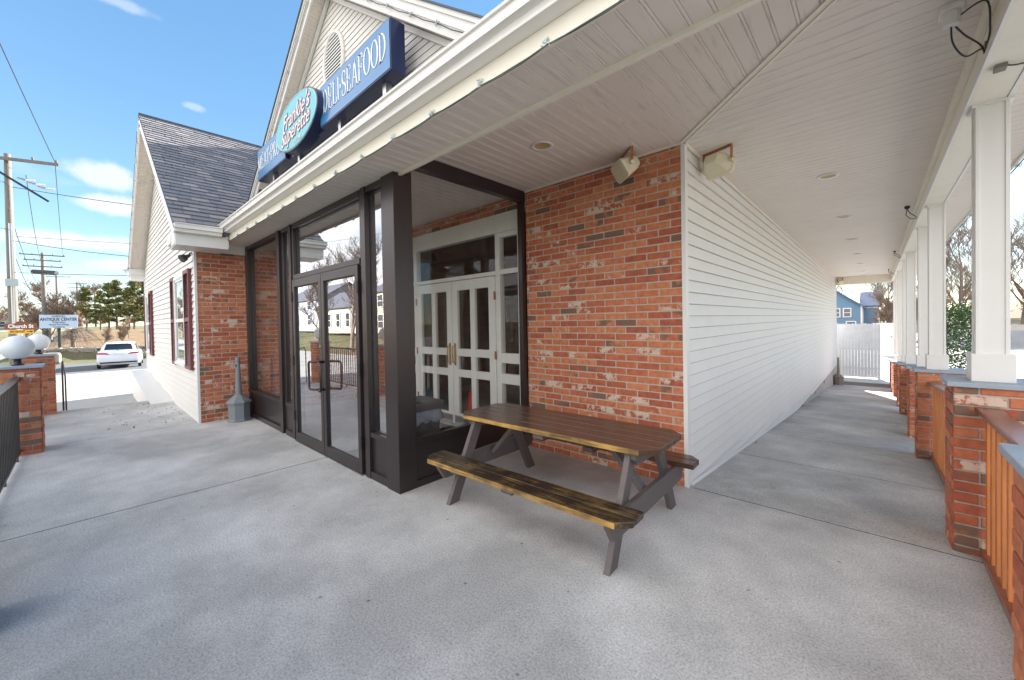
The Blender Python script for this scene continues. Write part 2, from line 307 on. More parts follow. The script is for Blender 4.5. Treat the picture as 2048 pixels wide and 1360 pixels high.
def mat_glass(name, tint, base, pw, k):
    m = bpy.data.materials.new(name); m.use_nodes = True; n = m.node_tree.nodes; l = m.node_tree.links; n.clear()
    o = n.new('ShaderNodeOutputMaterial'); tr = n.new('ShaderNodeBsdfTransparent'); gl = n.new('ShaderNodeBsdfGlossy'); mxs = n.new('ShaderNodeMixShader')
    tr.inputs[0].default_value = rgb(tint); gl.inputs['Roughness'].default_value = 0.0; gl.inputs[0].default_value = (0.95, 0.97, 1, 1)
    lw = n.new('ShaderNodeLayerWeight'); lw.inputs[0].default_value = 0.5
    pwn = n.new('ShaderNodeMath'); pwn.operation = 'POWER'; pwn.inputs[1].default_value = pw; l.new(lw.outputs['Facing'], pwn.inputs[0])
    ma = n.new('ShaderNodeMath'); ma.operation = 'MULTIPLY_ADD'; ma.inputs[1].default_value = k; ma.inputs[2].default_value = base; l.new(pwn.outputs[0], ma.inputs[0])
    l.new(ma.outputs[0], mxs.inputs[0]); l.new(tr.outputs[0], mxs.inputs[1]); l.new(gl.outputs[0], mxs.inputs[2]); df = n.new('ShaderNodeBsdfDiffuse'); df.inputs[0].default_value = (0.6, 0.6, 0.58, 1); m2 = n.new('ShaderNodeMixShader')
    t = n.new('ShaderNodeTexCoord'); mq = n.new('ShaderNodeMapping'); mq.inputs['Scale'].default_value = (9, 9, 1.5); nn_ = n.new('ShaderNodeTexNoise'); nn_.inputs['Scale'].default_value = 1.6; nn_.inputs['Detail'].default_value = 8
    l.new(t.outputs['Object'], mq.inputs[0]); l.new(mq.outputs[0], nn_.inputs['Vector']); rr = n.new('ShaderNodeMapRange'); rr.inputs['From Min'].default_value = 0.45; rr.inputs['From Max'].default_value = 0.8; rr.inputs['To Min'].default_value = 0.004; rr.inputs['To Max'].default_value = 0.06
    l.new(nn_.outputs['Fac'], rr.inputs['Value']); l.new(rr.outputs[0], m2.inputs[0]); l.new(mxs.outputs[0], m2.inputs[1]); l.new(df.outputs[0], m2.inputs[2]); l.new(m2.outputs[0], o.inputs[0])
    return m
glassdoor = mat_glass('door_glass', (0.8, 0.82, 0.83), 0.12, 1.6, 0.85)
glassclear = mat_glass('clear_glass', (0.92, 0.93, 0.92), 0.035, 3.2, 0.55)
def mat_globe():
    m, n, l, p = newmat('globe_white'); p.inputs['Base Color'].default_value = (0.8, 0.82, 0.85, 1); p.inputs['Roughness'].default_value = 0.25
    p.inputs['Subsurface Weight'].default_value = 0.3; return m
globem = mat_globe()

def mat_ground():
    m, n, l, p = newmat('winter_grass')
    t = n.new('ShaderNodeTexCoord')
    a = n.new('ShaderNodeTexNoise'); a.inputs['Scale'].default_value = 0.25; a.inputs['Detail'].default_value = 9; l.new(t.outputs['Object'], a.inputs['Vector'])
    b = n.new('ShaderNodeTexNoise'); b.inputs['Scale'].default_value = 9; b.inputs['Detail'].default_value = 6; l.new(t.outputs['Object'], b.inputs['Vector'])
    r_ = n.new('ShaderNodeValToRGB'); e = r_.color_ramp.elements; e[0].position = 0.35; e[0].color = (0.055, 0.09, 0.02, 1); e[1].position = 0.62; e[1].color = (0.17, 0.135, 0.065, 1)
    l.new(a.outputs['Fac'], r_.inputs[0])
    o = n.new('ShaderNodeMixRGB'); o.blend_type = 'OVERLAY'; o.inputs[0].default_value = 0.7; l.new(r_.outputs[0], o.inputs[1]); l.new(b.outputs['Fac'], o.inputs[2])
    l.new(o.outputs[0], p.inputs['Base Color']); p.inputs['Roughness'].default_value = 1
    bu = n.new('ShaderNodeBump'); bu.inputs['Strength'].default_value = 0.6; bu.inputs['Distance'].default_value = 0.05; l.new(b.outputs['Fac'], bu.inputs['Height']); l.new(bu.outputs[0], p.inputs['Normal'])
    return m
grassm = mat_ground()
leafm = plain('leaf_litter', (0.19, 0.12, 0.055), 1.0, var=0.85, scale=2.2, bump=1.0, bscale=7, dirt_or_shade=0.5)
darkbase = plain('joint_dark', (0.06, 0.06, 0.06), 0.95)
gravelm = plain('leaf_gravel', (0.25, 0.19, 0.13), 1.0, var=0.6, scale=18, bump=1.0, bscale=40)

# ------------------------------------------------------------ mesh helpers
class MB:
    def __init__(s): s.v = []; s.f = []; s.c = []; s.uv = None
    def quad(s, a, b, c, d, col=(0, 0, 0)):
        i = len(s.v); s.v += [tuple(a), tuple(b), tuple(c), tuple(d)]; s.f.append((i, i+1, i+2, i+3)); s.c.append(col)
    def poly(s, pts, col=(0, 0, 0)):
        i = len(s.v); s.v += [tuple(q) for q in pts]; s.f.append(tuple(range(i, i+len(pts)))); s.c.append(col)
    def box(s, x0, x1, y0, y1, z0, z1, col=(0, 0, 0)):
        if x1 < x0: x0, x1 = x1, x0
        if y1 < y0: y0, y1 = y1, y0
        if z1 < z0: z0, z1 = z1, z0
        i = len(s.v)
        s.v += [(x0, y0, z0), (x1, y0, z0), (x1, y1, z0), (x0, y1, z0), (x0, y0, z1), (x1, y0, z1), (x1, y1, z1), (x0, y1, z1)]
        for f in ((0, 3, 2, 1), (4, 5, 6, 7), (0, 1, 5, 4), (1, 2, 6, 5), (2, 3, 7, 6), (3, 0, 4, 7)):
            s.f.append(tuple(i+k for k in f)); s.c.append(col)
    def obox(s, c, ax, ay, az, hx, hy, hz, col=(0, 0, 0)):
        c = Vector(c); ax = Vector(ax).normalized(); ay = Vector(ay).normalized(); az = Vector(az).normalized(); i = len(s.v)
        for z in (-1, 1):
            for x, y in ((-1, -1), (1, -1), (1, 1), (-1, 1)): s.v.append(tuple(c + ax*hx*x + ay*hy*y + az*hz*z))
        for f in ((0, 3, 2, 1), (4, 5, 6, 7), (0, 1, 5, 4), (1, 2, 6, 5), (2, 3, 7, 6), (3, 0, 4, 7)):
            s.f.append(tuple(i+k for k in f)); s.c.append(col)
    def prism(s, pts, d, col=(0, 0, 0)):      # polygon pts swept by vector d
        n_ = len(pts); i = len(s.v); d = Vector(d)
        s.v += [tuple(q) for q in pts] + [tuple(Vector(q)+d) for q in pts]
        s.f.append(tuple(range(i+n_-1, i-1, -1))); s.c.append(col); s.f.append(tuple(range(i+n_, i+2*n_))); s.c.append(col)
        for k in range(n_):
            k2 = (k+1) % n_; s.f.append((i+k, i+k2, i+n_+k2, i+n_+k)); s.c.append(col)
    def strip(s, prof, d, col=(0, 0, 0)):     # open profile swept by vector d
        n_ = len(prof); i = len(s.v); d = Vector(d)
        s.v += [tuple(q) for q in prof] + [tuple(Vector(q)+d) for q in prof]
        for k in range(n_-1): s.f.append((i+k, i+k+1, i+n_+k+1, i+n_+k)); s.c.append(col)
    def tube(s, pts, rad, seg=8, cap=True, col=(0, 0, 0)):
        pts = [Vector(q) for q in pts]; n_ = len(pts)
        if not hasattr(rad, '__len__'): rad = [rad]*n_
        i0 = len(s.v); u = None
        for k, q in enumerate(pts):
            t = (pts[min(k+1, n_-1)] - pts[max(k-1, 0)])
            if t.length < 1e-9: t = Vector((0, 0, 1))
            t.normalize()
            if u is None:
                u = t.orthogonal().normalized()
            else:
                u = (u - t*u.dot(t)); u = u.normalized() if u.length > 1e-6 else t.orthogonal().normalized()
            w = t.cross(u)
            for j in range(seg):
                a = 2*math.pi*j/seg; s.v.append(tuple(q + (u*math.cos(a) + w*math.sin(a))*rad[k]))
        for k in range(n_-1):
            for j in range(seg):
                j2 = (j+1) % seg; s.f.append((i0+k*seg+j, i0+k*seg+j2, i0+(k+1)*seg+j2, i0+(k+1)*seg+j)); s.c.append(col)
        if cap:
            s.f.append(tuple(i0+j for j in range(seg-1, -1, -1))); s.c.append(col)
            s.f.append(tuple(i0+(n_-1)*seg+j for j in range(seg))); s.c.append(col)
    def lathe(s, prof, cx, cy, seg=24, rot=0.0, col=(0, 0, 0), cap=True):
        i0 = len(s.v)
        for (r_, z) in prof:
            for j in range(seg):
                a = rot + 2*math.pi*j/seg; s.v.append((cx+r_*math.cos(a), cy+r_*math.sin(a), z))
        for k in range(len(prof)-1):
            for j in range(seg):
                j2 = (j+1) % seg; s.f.append((i0+k*seg+j, i0+k*seg+j2, i0+(k+1)*seg+j2, i0+(k+1)*seg+j)); s.c.append(col)
        if cap:
            s.f.append(tuple(i0+j for j in range(seg-1, -1, -1))); s.c.append(col)
            s.f.append(tuple(i0+(len(prof)-1)*seg+j for j in range(seg))); s.c.append(col)
    def build(s, name, mat, parent=None, bevel=0.0, smooth=False, attr=False, origin=None):
        me = bpy.data.meshes.new(name)
        o0 = Vector(origin) if origin is not None else Vector((0, 0, 0))
        base = o0 if parent is None else Vector((0, 0, 0))
        pl = Vector((0, 0, 0))
        p = parent
        while p is not None: pl = pl + p.location; p = p.parent
        sh = base + pl
        me.from_pydata([(x-sh.x, y-sh.y, z-sh.z) for x, y, z in s.v], [], s.f)
        me.materials.append(mat)
        if attr:
            ca = me.color_attributes.new('bcol', 'FLOAT_COLOR', 'CORNER'); k = 0; buf = []
            for pi_, pol in enumerate(me.polygons):
                for _ in range(pol.loop_total): buf += [s.c[pi_][0], s.c[pi_][1], s.c[pi_][2], 1.0]
            ca.data.foreach_set('color', buf)
        if smooth:
            for pol in me.polygons: pol.use_smooth = True
        me.update()
        o = bpy.data.objects.new(name, me); COL.objects.link(o)
        if parent is not None: o.parent = parent
        else: o.location = o0
        if bevel > 0:
            b = o.modifiers.new('bevel', 'BEVEL'); b.width = bevel; b.segments = 2; b.limit_method = 'ANGLE'
        return o
def tag(o, label, cat, group=None, kind=None):
    if label: o['label'] = label
    if cat: o['category'] = cat
    if group: o['group'] = group
    if kind: o['kind'] = kind
    return o
def thing(name, loc, label, cat, group=None):
    o = bpy.data.objects.new(name, None); o.empty_display_size = 0.2; COL.objects.link(o); o.location = loc
    return tag(o, label, cat, group)
def struct(o): o['kind'] = 'structure'; return o
def copy_tree(o, parent=None):
    c = o.copy(); COL.objects.link(c)
    if parent is not None: c.parent = parent
    for ch in list(o.children): copy_tree(ch, c)
    return c

rng = random.Random(7)
CH, BW = 0.0652, 0.213      # course height, brick pitch
def bricks(mb, org, u, nrm, width, z0, z1, phase=0.0, seedk=0, proud=0.008, splotch=0.2, dark=0.15, offset=0.0):
    """running-bond bricks on a plane: org corner, u along the wall, nrm outwards"""
    r_ = random.Random(100+seedk); u = Vector(u); nrm = Vector(nrm); org = Vector(org)
    k = 0; z = z0
    while z < z1-0.012:
        zt = min(z+CH-0.0105, z1)
        x = -BW*(0.5 if k % 2 else 0.0) + phase
        while x < width:
            a = max(0.0, x); b = min(width, x+BW-0.0105)
            if b-a > 0.012:
                t = r_.random(); dk = 0.0; sp = 0.0
                if t < dark: dk = r_.uniform(0.3, 0.6)
                elif t < dark+splotch: sp = r_.uniform(0.40, 0.62)
                elif t < dark+splotch+0.14: dk = r_.uniform(0.12, 0.34)
                col = (r_.random(), dk, sp)
                c = org + u*((a+b)/2) + nrm*(proud/2) ; c.z = (z+zt)/2 + r_.uniform(-0.0012, 0.0012)
                pr = proud + r_.uniform(-0.0015, 0.0015)
                # chamfered brick face
                hx, hz, e = (b-a)/2, (zt-z)/2, 0.0035
                base = [c+u*sx*hx+Vector((0, 0, sz*hz))-nrm*(proud/2+0.012) for sx, sz in ((-1, -1), (1, -1), (1, 1), (-1, 1))]
                mid = [c+u*sx*hx+Vector((0, 0, sz*hz))+nrm*(pr-proud/2-e) for sx, sz in ((-1, -1), (1, -1), (1, 1), (-1, 1))]
                top = [c+u*sx*(hx-e)+Vector((0, 0, sz*(hz-e)))+nrm*(pr-proud/2) for sx, sz in ((-1, -1), (1, -1), (1, 1), (-1, 1))]
                i = len(mb.v); mb.v += [tuple(q) for q in base+mid+top]
                for j in range(4):
                    j2 = (j+1) % 4
                    mb.f.append((i+j, i+j2, i+4+j2, i+4+j)); mb.c.append(col)
                    mb.f.append((i+4+j, i+4+j2, i+8+j2, i+8+j)); mb.c.append(col)
                mb.f.append((i+8, i+9, i+10, i+11)); mb.c.append(col)
            x += BW
        z += CH; k += 1

def grooves(mb, org, u, d, n_width, spacing, depth=0.006, gw=0.007, double=False, nrm=(0, 0, -1)):
    """board soffit: panel strips with V grooves, across direction u, boards run along vector d"""
    org = Vector(org); u = Vector(u).normalized(); nrm = Vector(nrm); prof = [org]; x = spacing
    while x < n_width-gw:
        for q in ((0,) if not double else (0, 0.016)):
            prof += [org+u*(x+q-gw/2), org+u*(x+q)-nrm*depth, org+u*(x+q+gw/2)]
        x += spacing
    prof.append(org+u*n_width)
    mb.strip(prof, d)
def add_uv(o, fx, fy):
    me = o.data; uv = me.uv_layers.new(name='UVMap')
    for lp in me.loops:
        co = me.vertices[lp.vertex_index].co; uv.data[lp.index].uv = (fx(co), fy(co))

# ============================================================ SETTING: ground
def sstep(a, b, x):
    t = max(0.0, min(1.0, (x-a)/(b-a))); return t*t*(3-2*t)
def gh(x, y):
    z = -0.37-0.52*sstep(-10, -29, x)
    d = 0.0
    if y > 0: d = min(0.9, 0.066*y)
    z -= d*sstep(-16, -12, x)
    z += 2.25*sstep(-42, -66, x)*sstep(-8.5, -3, y) + 0.75*sstep(-41.5, -43.5, x)*sstep(-7.0, -6.2, y)*(1-sstep(-43.5, -66, x))
    z += 0.9*sstep(-17, -26, y)
    if x > 12: z += 0.0
    z += 3.0*sstep(90, 160, abs(x)+abs(y))*0.3
    return z
def sheet(name, xs, ys, dz, mat, hf=gh):
    mb = MB(); nx, ny = len(xs), len(ys)
    for y in ys:
        for x in xs: mb.v.append((x, y, hf(x, y)+dz))
    for j in range(ny-1):
        for i in range(nx-1):
            a = j*nx+i; mb.f.append((a, a+1, a+nx+1, a+nx)); mb.c.append((0, 0, 0))
    return struct(mb.build(name, mat, smooth=True))
def lin(a, b, n_): return [a+(b-a)*i/(n_-1) for i in range(n_)]
gx = [-900, -500, -300, -220] + lin(-160, 60, 180) + [90, 150, 300, 500, 900]
gy = [-900, -500, -300, -160] + lin(-80, 120, 140) + [160, 300, 500, 900]
sheet('ground', gx, gy, 0.0, grassm)
sheet('driveway', lin(-29.5, -9.42, 40), lin(-7.6, 30, 40), 0.03, asphl)
sheet('road', lin(-160, 60, 200), lin(-13.5, -7.7, 6), 0.02, asphl)
sheet('parking_lot', lin(1.95, 60, 30), lin(-7.6, 62, 60), 0.02, asphl)
sheet('side_street', lin(-38.5, -29.5, 12), lin(-7.6, 30, 30), 0.032, asph)
mb = MB()
for i in range(40): pass
# leaf-littered bank beyond the stone wall
sheet('hillside', lin(-66, -43.6, 30), lin(-6.2, 16, 20), 0.03, leafm)

def wz(y): return -0.073*max(0.0, y)
# porch slabs with open joints between them, on a dark bed
def slab(name, x0, x1, y0, y1, z=None):
    mb = MB(); g = 0.008; e = 0.003
    zz = (lambda y: 0.0) if z is None else z
    a = [(x0+g, y0+g, zz(y0)), (x1-g, y0+g, zz(y0)), (x1-g, y1-g, zz(y1)), (x0+g, y1-g, zz(y1))]
    b = [(p[0]+(e if k in (0, 3) else -e), p[1]+(e if k < 2 else -e), p[2]) for k, p in enumerate(a)]
    a2 = [(p[0], p[1], p[2]-e) for p in a]; c = [(p[0], p[1], p[2]-0.3) for p in a]
    mb.poly(b)
    for k in range(4):
        k2 = (k+1) % 4; mb.quad(a2[k], a2[k2], b[k2], b[k]); mb.quad(c[k], c[k2], a2[k2], a2[k])
    return struct(mb.build(name, concrete))
for args in ((-3.18, 1.95, -4.25, 0.02), (-6.33, -3.18, -4.25, -1.5), (-9.42, -6.33, -4.25, -2.26)): slab('porch_floor', *args)
slab('vestibule_floor', -6.2, -1.8, -1.5, 0.3)
ys = [0.02, 1.6, 3.2, 4.5, 6.0, 7.54, 9.14, 10.8, 12.35, 14.0, 15.8]
for a, b in zip(ys[:-1], ys[1:]): slab('walkway', 0.0, 1.95, a, b, wz)
mb = MB(); mb.quad((-9.4, -4.23, -0.12), (1.93, -4.23, -0.12), (1.93, 0.03, -0.12), (-9.4, 0.03, -0.12))
mb.quad((0.01, 0.03, -0.12), (1.93, 0.03, -0.12), (1.93, 15.8, -1.28), (0.01, 15.8, -1.28)); struct(mb.build('slab_bed', darkbase))
fill = MB()
fill.box(-3.187, -3.173, -4.2, -1.69, -0.03, -0.003); fill.box(-6.337, -6.323, -4.2, -2.3, -0.03, -0.003); fill.box(0.05, 1.9, 0.013, 0.027, -0.03, -0.003)
for y in ys[1:-1]: fill.box(0.02, 1.9, y-0.007, y+0.007, wz(y)-0.03, wz(y)-0.003)
struct(fill.build('expansion_joint', darkbase))
def rearz(y): return -1.15
mb = MB(); mb.quad((-3, 15.8, -1.16), (1.95, 15.8, -1.16), (1.95, 16.9, -1.17), (-3, 16.9, -1.17)); struct(mb.build('gravel_strip', gravelm))
mb = MB(); mb.quad((-4, 16.9, -1.165), (6, 16.9, -1.165), (6, 40, -1.165), (-4, 40, -1.165)); struct(mb.build('rear_pavement', concrete))

# ============================================================ STORE BUILDING
B = thing('store_building', (-4, 4, 0), 'white clapboard and brick corner store with a covered porch and bronze glass entrance', 'store')
HC, HS = 2.9, 2.69          # inner ceiling, outer soffit
YS = -1.675                 # storefront plane
XW, YW = -6.23, -2.283      # wing brick return, wing front

# brick walls (bricks over a recessed mortar bed)
mbb = MB(); bricks(mbb, (-1.735, 0, 0), (1, 0, 0), (0, -1, 0), 1.735-0.012, 0.0, 2.885, phase=-0.07, seedk=1)
bricks(mbb, (-0.0, 0, 0), (0, 1, 0), (1, 0, 0), 0.03, 0.0, 2.885, seedk=2, proud=0.0)
bw = mbb.build('brick_wall', brickm, B, attr=True)
mbm = MB(); mbm.box(-1.735, -0.012, -0.0035, 0.12, 0, 2.9); mbm.build('mortar', mortar, bw)
mbb = MB(); bricks(mbb, (-4.32, 0, 0), (1, 0, 0), (0, -1, 0), 2.5, 2.735, 2.885, phase=-0.05, seedk=3)
bricks(mbb, (-6.2, 0, 0), (1, 0, 0), (0, -1, 0), 1.88, 0.0, 2.885, phase=-0.05, seedk=4)
bw = mbb.build('brick_wall', brickm, B, attr=True)
mbm = MB(); mbm.box(-4.32, -1.74, -0.003, 0.12, 2.725, 2.9); mbm.box(-6.2, -4.32, -0.003, 0.12, 0, 2.9); mbm.build('mortar', mortar, bw)
mbb = MB(); bricks(mbb, (XW, YW+0.0, 0), (0, 1, 0), (1, 0, 0), 2.283, -0.01, 2.69, phase=-0.04, seedk=5, splotch=0.22, dark=0.2)
bw = mbb.build('brick_wall', brickm, B, attr=True)
mbm = MB(); mbm.box(XW-0.12, XW+0.003, YW+0.002, -0.003, -0.1, 2.9); mbm.build('mortar', mortar, bw)
# thin trim where ceiling meets brick
mb = MB(); mb.box(-1.74, 0.01, -0.022, -0.009, 2.885, 2.9)
mb.box(0.012, 0.03, 0.02, 16.6, 2.875, 2.9); mb.build('ceiling_trim', cream, B)

# clapboard wall helper
EXPO = 0.102
def clap(mb, org, u, nrm, w, z0, z1, xr=None, expo=EXPO, dirt_or_shade=0.55, hd_=0.005, ds=1.0):
    org = Vector(org); u = Vector(u); nrm = Vector(nrm); z = z1
    while z > z0+0.002:
        zb = max(z-expo, z0); a, b = 0.0, w
        if xr:
            a, b = xr((z+zb)/2)
        if b-a > 0.01:
            P0 = org+u*a; P1 = org+u*b
            def q(p, n_, zz): r_ = p+nrm*n_*ds; return (r_.x, r_.y, zz)
            mb.quad(q(P0, 0.0212, zb+hd_), q(P1, 0.0212, zb+hd_), q(P1, 0.006, z), q(P0, 0.006, z))
            mb.quad(q(P0, 0.018, zb), q(P1, 0.018, zb), q(P1, 0.0212, zb+hd_), q(P0, 0.0212, zb+hd_), (dirt_or_shade, 0, 0))  # lap shadow line painted in as a dark strip along the board's lip
            mb.quad(q(P0, -0.004, zb+0.005), q(P1, -0.004, zb+0.005), q(P1, 0.018, zb), q(P0, 0.018, zb))
        z -= expo
mb = MB()
def zbot(z):
    if z >= 0.015: return 0.0
    if z > -0.42: return (0.015-z)/0.0725
    return 6.0+(-0.42-z)/0.08*10.65
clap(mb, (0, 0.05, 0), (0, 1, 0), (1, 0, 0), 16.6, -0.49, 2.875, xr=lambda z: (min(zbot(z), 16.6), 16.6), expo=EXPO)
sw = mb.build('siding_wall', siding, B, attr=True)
mb = MB()
for (ya, za), (yb, zb_) in (((0.05, 0.0), (6.0, -0.42)), ((6.0, -0.42), (16.65, -0.5))):
    mb.quad((0.013, ya, za), (0.013, yb, zb_), (0.013, yb, zb_+0.11), (0.013, ya, za+0.11))
    mb.quad((0.021, ya, za+0.026), (0.021, yb, zb_+0.026), (0.03, yb, zb_-0.004), (0.03, ya, za-0.004))
mb.build('drip_edge', trimw, B)
mb = MB(); mb.quad((0.002, 0.0, 0.0), (0.002, 16.65, 0), (0.002, 16.65, -1.4), (0.002, 0, -1.4)); fo = mb.build('foundation', block, B)
for y in (7.0, 9.4, 11.8): mb = MB(); mb.box(0.002, 0.006, y, y+0.12, -0.58-0.01*(y-7), -0.48-0.01*(y-7)); mb.build('vent_slot', winm, fo)
mb = MB(); mb.box(-0.012, 0.022, -0.012, 0.05, 0.0, 2.885); mb.build('corner_board', trimw, B)
mb = MB(); mb.box(-0.03, 0.03, 16.65, 16.72, -1.2, 2.9); mb.build('corner_board', trimw, B)
# hidden shell behind the walls
mb = MB(); mb.box(-11.9, -0.02, 4.2, 16.9, -1.2, 3.5); mb.box(-12.2, -6.4, 0.4, 4.2, -0.4, 3.0)
mb.box(-0.12, -0.005, 0.1, 4.2, -0.2, 3.5); mb.box(-12.5, -6.5, 3.0, 4.2, 2.0, 4.5); mb.build('rear_wall', siding, B)

# ceilings ---------------------------------------------------------------
mb = MB(); grooves(mb, (-6.4, 0.02, HC), (1, 0, 0), (0, -1.62, 0), 6.4, 0.1, double=True)
o1 = mb.build('front_ceiling', soffit, B); add_uv(o1, lambda c: c.x, lambda c: c.y)
# front ceiling east part meets the side ceiling on a diagonal joint
mb = MB()
prof = []; x = 0.0; xs_ = [0.0]
k = 0.1
while k < 1.6: xs_ += [k-0.0035, k, k+0.0035, k+0.0125, k+0.016, k+0.0195]; k += 0.1
xs_.append(1.6)
pr = []
for x in xs_:
    fr = (x*10) % 1.0
    d_ = 0.006 if (abs(((x+0.05) % 0.1)-0.05) < 1e-4 or abs(((x-0.016+0.05) % 0.1)-0.05) < 1e-4) and x > 0.01 else 0.0
    pr.append((x, d_))
for (xa, da), (xb, db) in zip(pr[:-1], pr[1:]):
    mb.quad((xa, -xa, HC+da), (xb, -xb, HC+db), (xb, -1.6, HC+db), (xa, -1.6, HC+da))
o1 = mb.build('front_ceiling', soffit, B); add_uv(o1, lambda c: c.x, lambda c: c.y)
mb = MB()                                                 # side ceiling: boards run across the walkway
y = -1.6; ys_ = []
k = -1.6
while k < 16.5: ys_ += [(k, 0.0), (k+0.0925, 0.0), (k+0.0965, 0.006)]; k += 0.1
for (ya, da), (yb, db) in zip(ys_[:-1], ys_[1:]):
    xa = max(0.0, -ya); xb = max(0.0, -yb)
    mb.quad((xa, ya, HC+da), (1.6, ya, HC+da), (1.6, yb, HC+db), (xb, yb, HC+db))
o1 = mb.build('side_ceiling', soffit, B); add_uv(o1, lambda c: c.y, lambda c: c.x)
mb = MB(); dgn = Vector((1, -1, 0)).normalized(); pn = Vector((1, 1, 0)).normalized()
for s_, w_ in ((-0.02, 0.008), (0.02, 0.008)):
    mb.obox(Vector((0.8, -0.8, HC-0.004))+pn*s_, dgn, pn, (0, 0, 1), 1.12, w_, 0.006)
mb.obox(Vector((0.8, -0.8, HC-0.001)), dgn, pn, (0, 0, 1), 1.12, 0.014, 0.002)
mb.build('joint_trim', cream, B)
mb = MB(); mb.box(-6.4, 1.62, -1.628, -1.6, HS-0.022, HC); mb.build('ceiling_trim', cream, B)   # header strip
# outer soffit front and side
mb = MB(); grooves(mb, (-6.2, -1.628, HS), (1, 0, 0), (0, -0.345, 0), 8.3, 0.1, double=True)
o1 = mb.build('eave_soffit', soffit, B); add_uv(o1, lambda c: c.x, lambda c: c.y)
mb = MB(); grooves(mb, (2.05, -1.628, HS), (0, 1, 0), (-0.3, 0, 0), 18.2, 0.1)
o1 = mb.build('eave_soffit', soffit, B); add_uv(o1, lambda c: c.y, lambda c: c.x)
# side beam with its trims
mb = MB(); mb.box(1.6, 1.745, -1.6, 16.5, 2.66, HC); mb.box(1.575, 1.6, -1.58, 16.5, 2.83, 2.899); bm_ = mb.build('porch_beam', cream, B, bevel=0.004)
mb = MB(); mb.box(1.745, 1.765, -1.6, 16.5, 2.655, HS); mb.box(1.585, 1.6, -1.6, 16.5, 2.655, 2.70); mb.build('beam_trim', trimw, bm_)
mb = MB(); mb.box(0.0, 1.6, 16.45, 16.6, 2.62, HC); mb.build('end_beam', cream, B)

# fascia, gutter, roof edge ------------------------------------------------
mb = MB(); mb.box(-5.9, 2.1, -1.985, -1.97, HS-0.012, 2.765); mb.box(-5.9, 2.1, -1.99, -1.962, HS-0.02, HS-0.006); fa = mb.build('fascia_board', cream, B)
mb = MB(); mb.box(2.05, 2.065, -1.97, 16.6, HS-0.012, 2.765); mb.build('fascia_board', cream, B)
gp = [(-1.986, 2.765), (-2.046, 2.771), (-2.054, 2.774), (-2.056, 2.786), (-2.052, 2.792), (-2.054, 2.81), (-2.062, 2.835), (-2.076, 2.856), (-2.094, 2.870), (-2.104, 2.873), (-2.106, 2.886), (-2.098, 2.889), (-2.092, 2.884), (-2.09, 2.82), (-1.986, 2.80)]
mb = MB(); mb.strip([(-5.83, y, z) for y, z in gp], (8.03, 0, 0))
gu = mb.build('gutter', gutterm, B)
mb = MB(); mb.strip([(0.115+2.0-(y+1.986)*-1-0.05+0.0, -2.1, z) for y, z in [( -(a+1.986)-1.986, b) for a, b in gp]], (0, 18.7, 0)); mb.build('gutter', gutterm, B)
# roofs
mb = MB()
def slabq(mb, pts, t=0.05):
    n_ = (Vector(pts[1])-Vector(pts[0])).cross(Vector(pts[2])-Vector(pts[0])).normalized()
    if n_.z < 0: n_ = -n_
    mb.prism(pts, -n_*t)
slabq(mb, [(-6.4, -2.06, 2.91), (2.14, -2.06, 2.91), (0.95, -0.85, 3.6), (-6.4, -0.85, 3.6)])
slabq(mb, [(2.14, -2.06, 2.91), (2.14, 16.9, 2.91), (0.95, 15.5, 3.6), (0.95, -0.85, 3.6)])
slabq(mb, [(-7.4, -0.87, 3.6), (0.95, -0.87, 3.6), (-1.2, 4.0, 7.5), (-7.4, 4.0, 7.5)])

slabq(mb, [(0.95, -0.85, 3.6), (0.95, 15.5, 3.6), (-1.2, 8.0, 7.5), (-1.2, 4.0, 7.5)])
slabq(mb, [(-12.2, 17.0, 3.0), (2.14, 17.0, 2.91), (-1.2, 8.0, 7.5), (-11.6, 8.0, 7.5)])
slabq(mb, [(-11.6, 4.0, 7.5), (-1.2, 4.0, 7.5), (-1.2, 8.0, 7.5), (-11.6, 8.0, 7.5)])
slabq(mb, [(-12.6, 4.0, 2.9), (-12.6, 17.0, 2.9), (-11.6, 8.0, 7.5), (-11.6, 4.0, 7.5)])
mb.poly([(-12.6, 4.01, 2.9), (-11.6, 4.01, 7.45), (-7.0, 4.01, 7.45), (-7.0, 4.01, 2.9)])
roof = mb.build('roof', darkroof, B)

# front gable --------------------------------------------------------------
GX, GZ, GYF, GYW, SL = -3.75, 5.70, -1.47, -1.27, 0.735
mb = MB(); clap(mb, (GX, GYW, 0), (1, 0, 0), (0, -1, 0), 1, 3.0, 5.52, xr=lambda z: (-(5.52-z)/SL, (5.52-z)/SL), expo=0.068, dirt_or_shade=0.4, hd_=0.003, ds=0.45)
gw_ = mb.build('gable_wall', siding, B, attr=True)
mb = MB()                                               # louvred oval vent
vx, vz, va, vb_ = -3.68, 4.64, 0.235, 0.315
ring = [(vx+(va+0.03)*math.cos(a), GYW-0.02, vz+(vb_+0.03)*math.sin(a)) for a in lin(0, 2*math.pi, 33)]
mb.tube(ring, 0.026, 8, cap=False); vr = mb.build('louver_vent', trimw, B, smooth=True)
mb = MB(); z = vz-vb_+0.015
while z < vz+vb_:
    h = va*math.sqrt(max(0, 1-((z-vz)/vb_)**2))
    mb.box(vx-h, vx+h, GYW-0.030, GYW-0.024, z, z+0.018); z += 0.040
mb.build('louver', trimw, vr)
mb = MB(); mb.poly([(vx+va*math.cos(a), GYW-0.018, vz+vb_*math.sin(a)) for a in lin(0, 2*math.pi, 25)[:-1]]); mb.build('vent_backing', winm, vr)
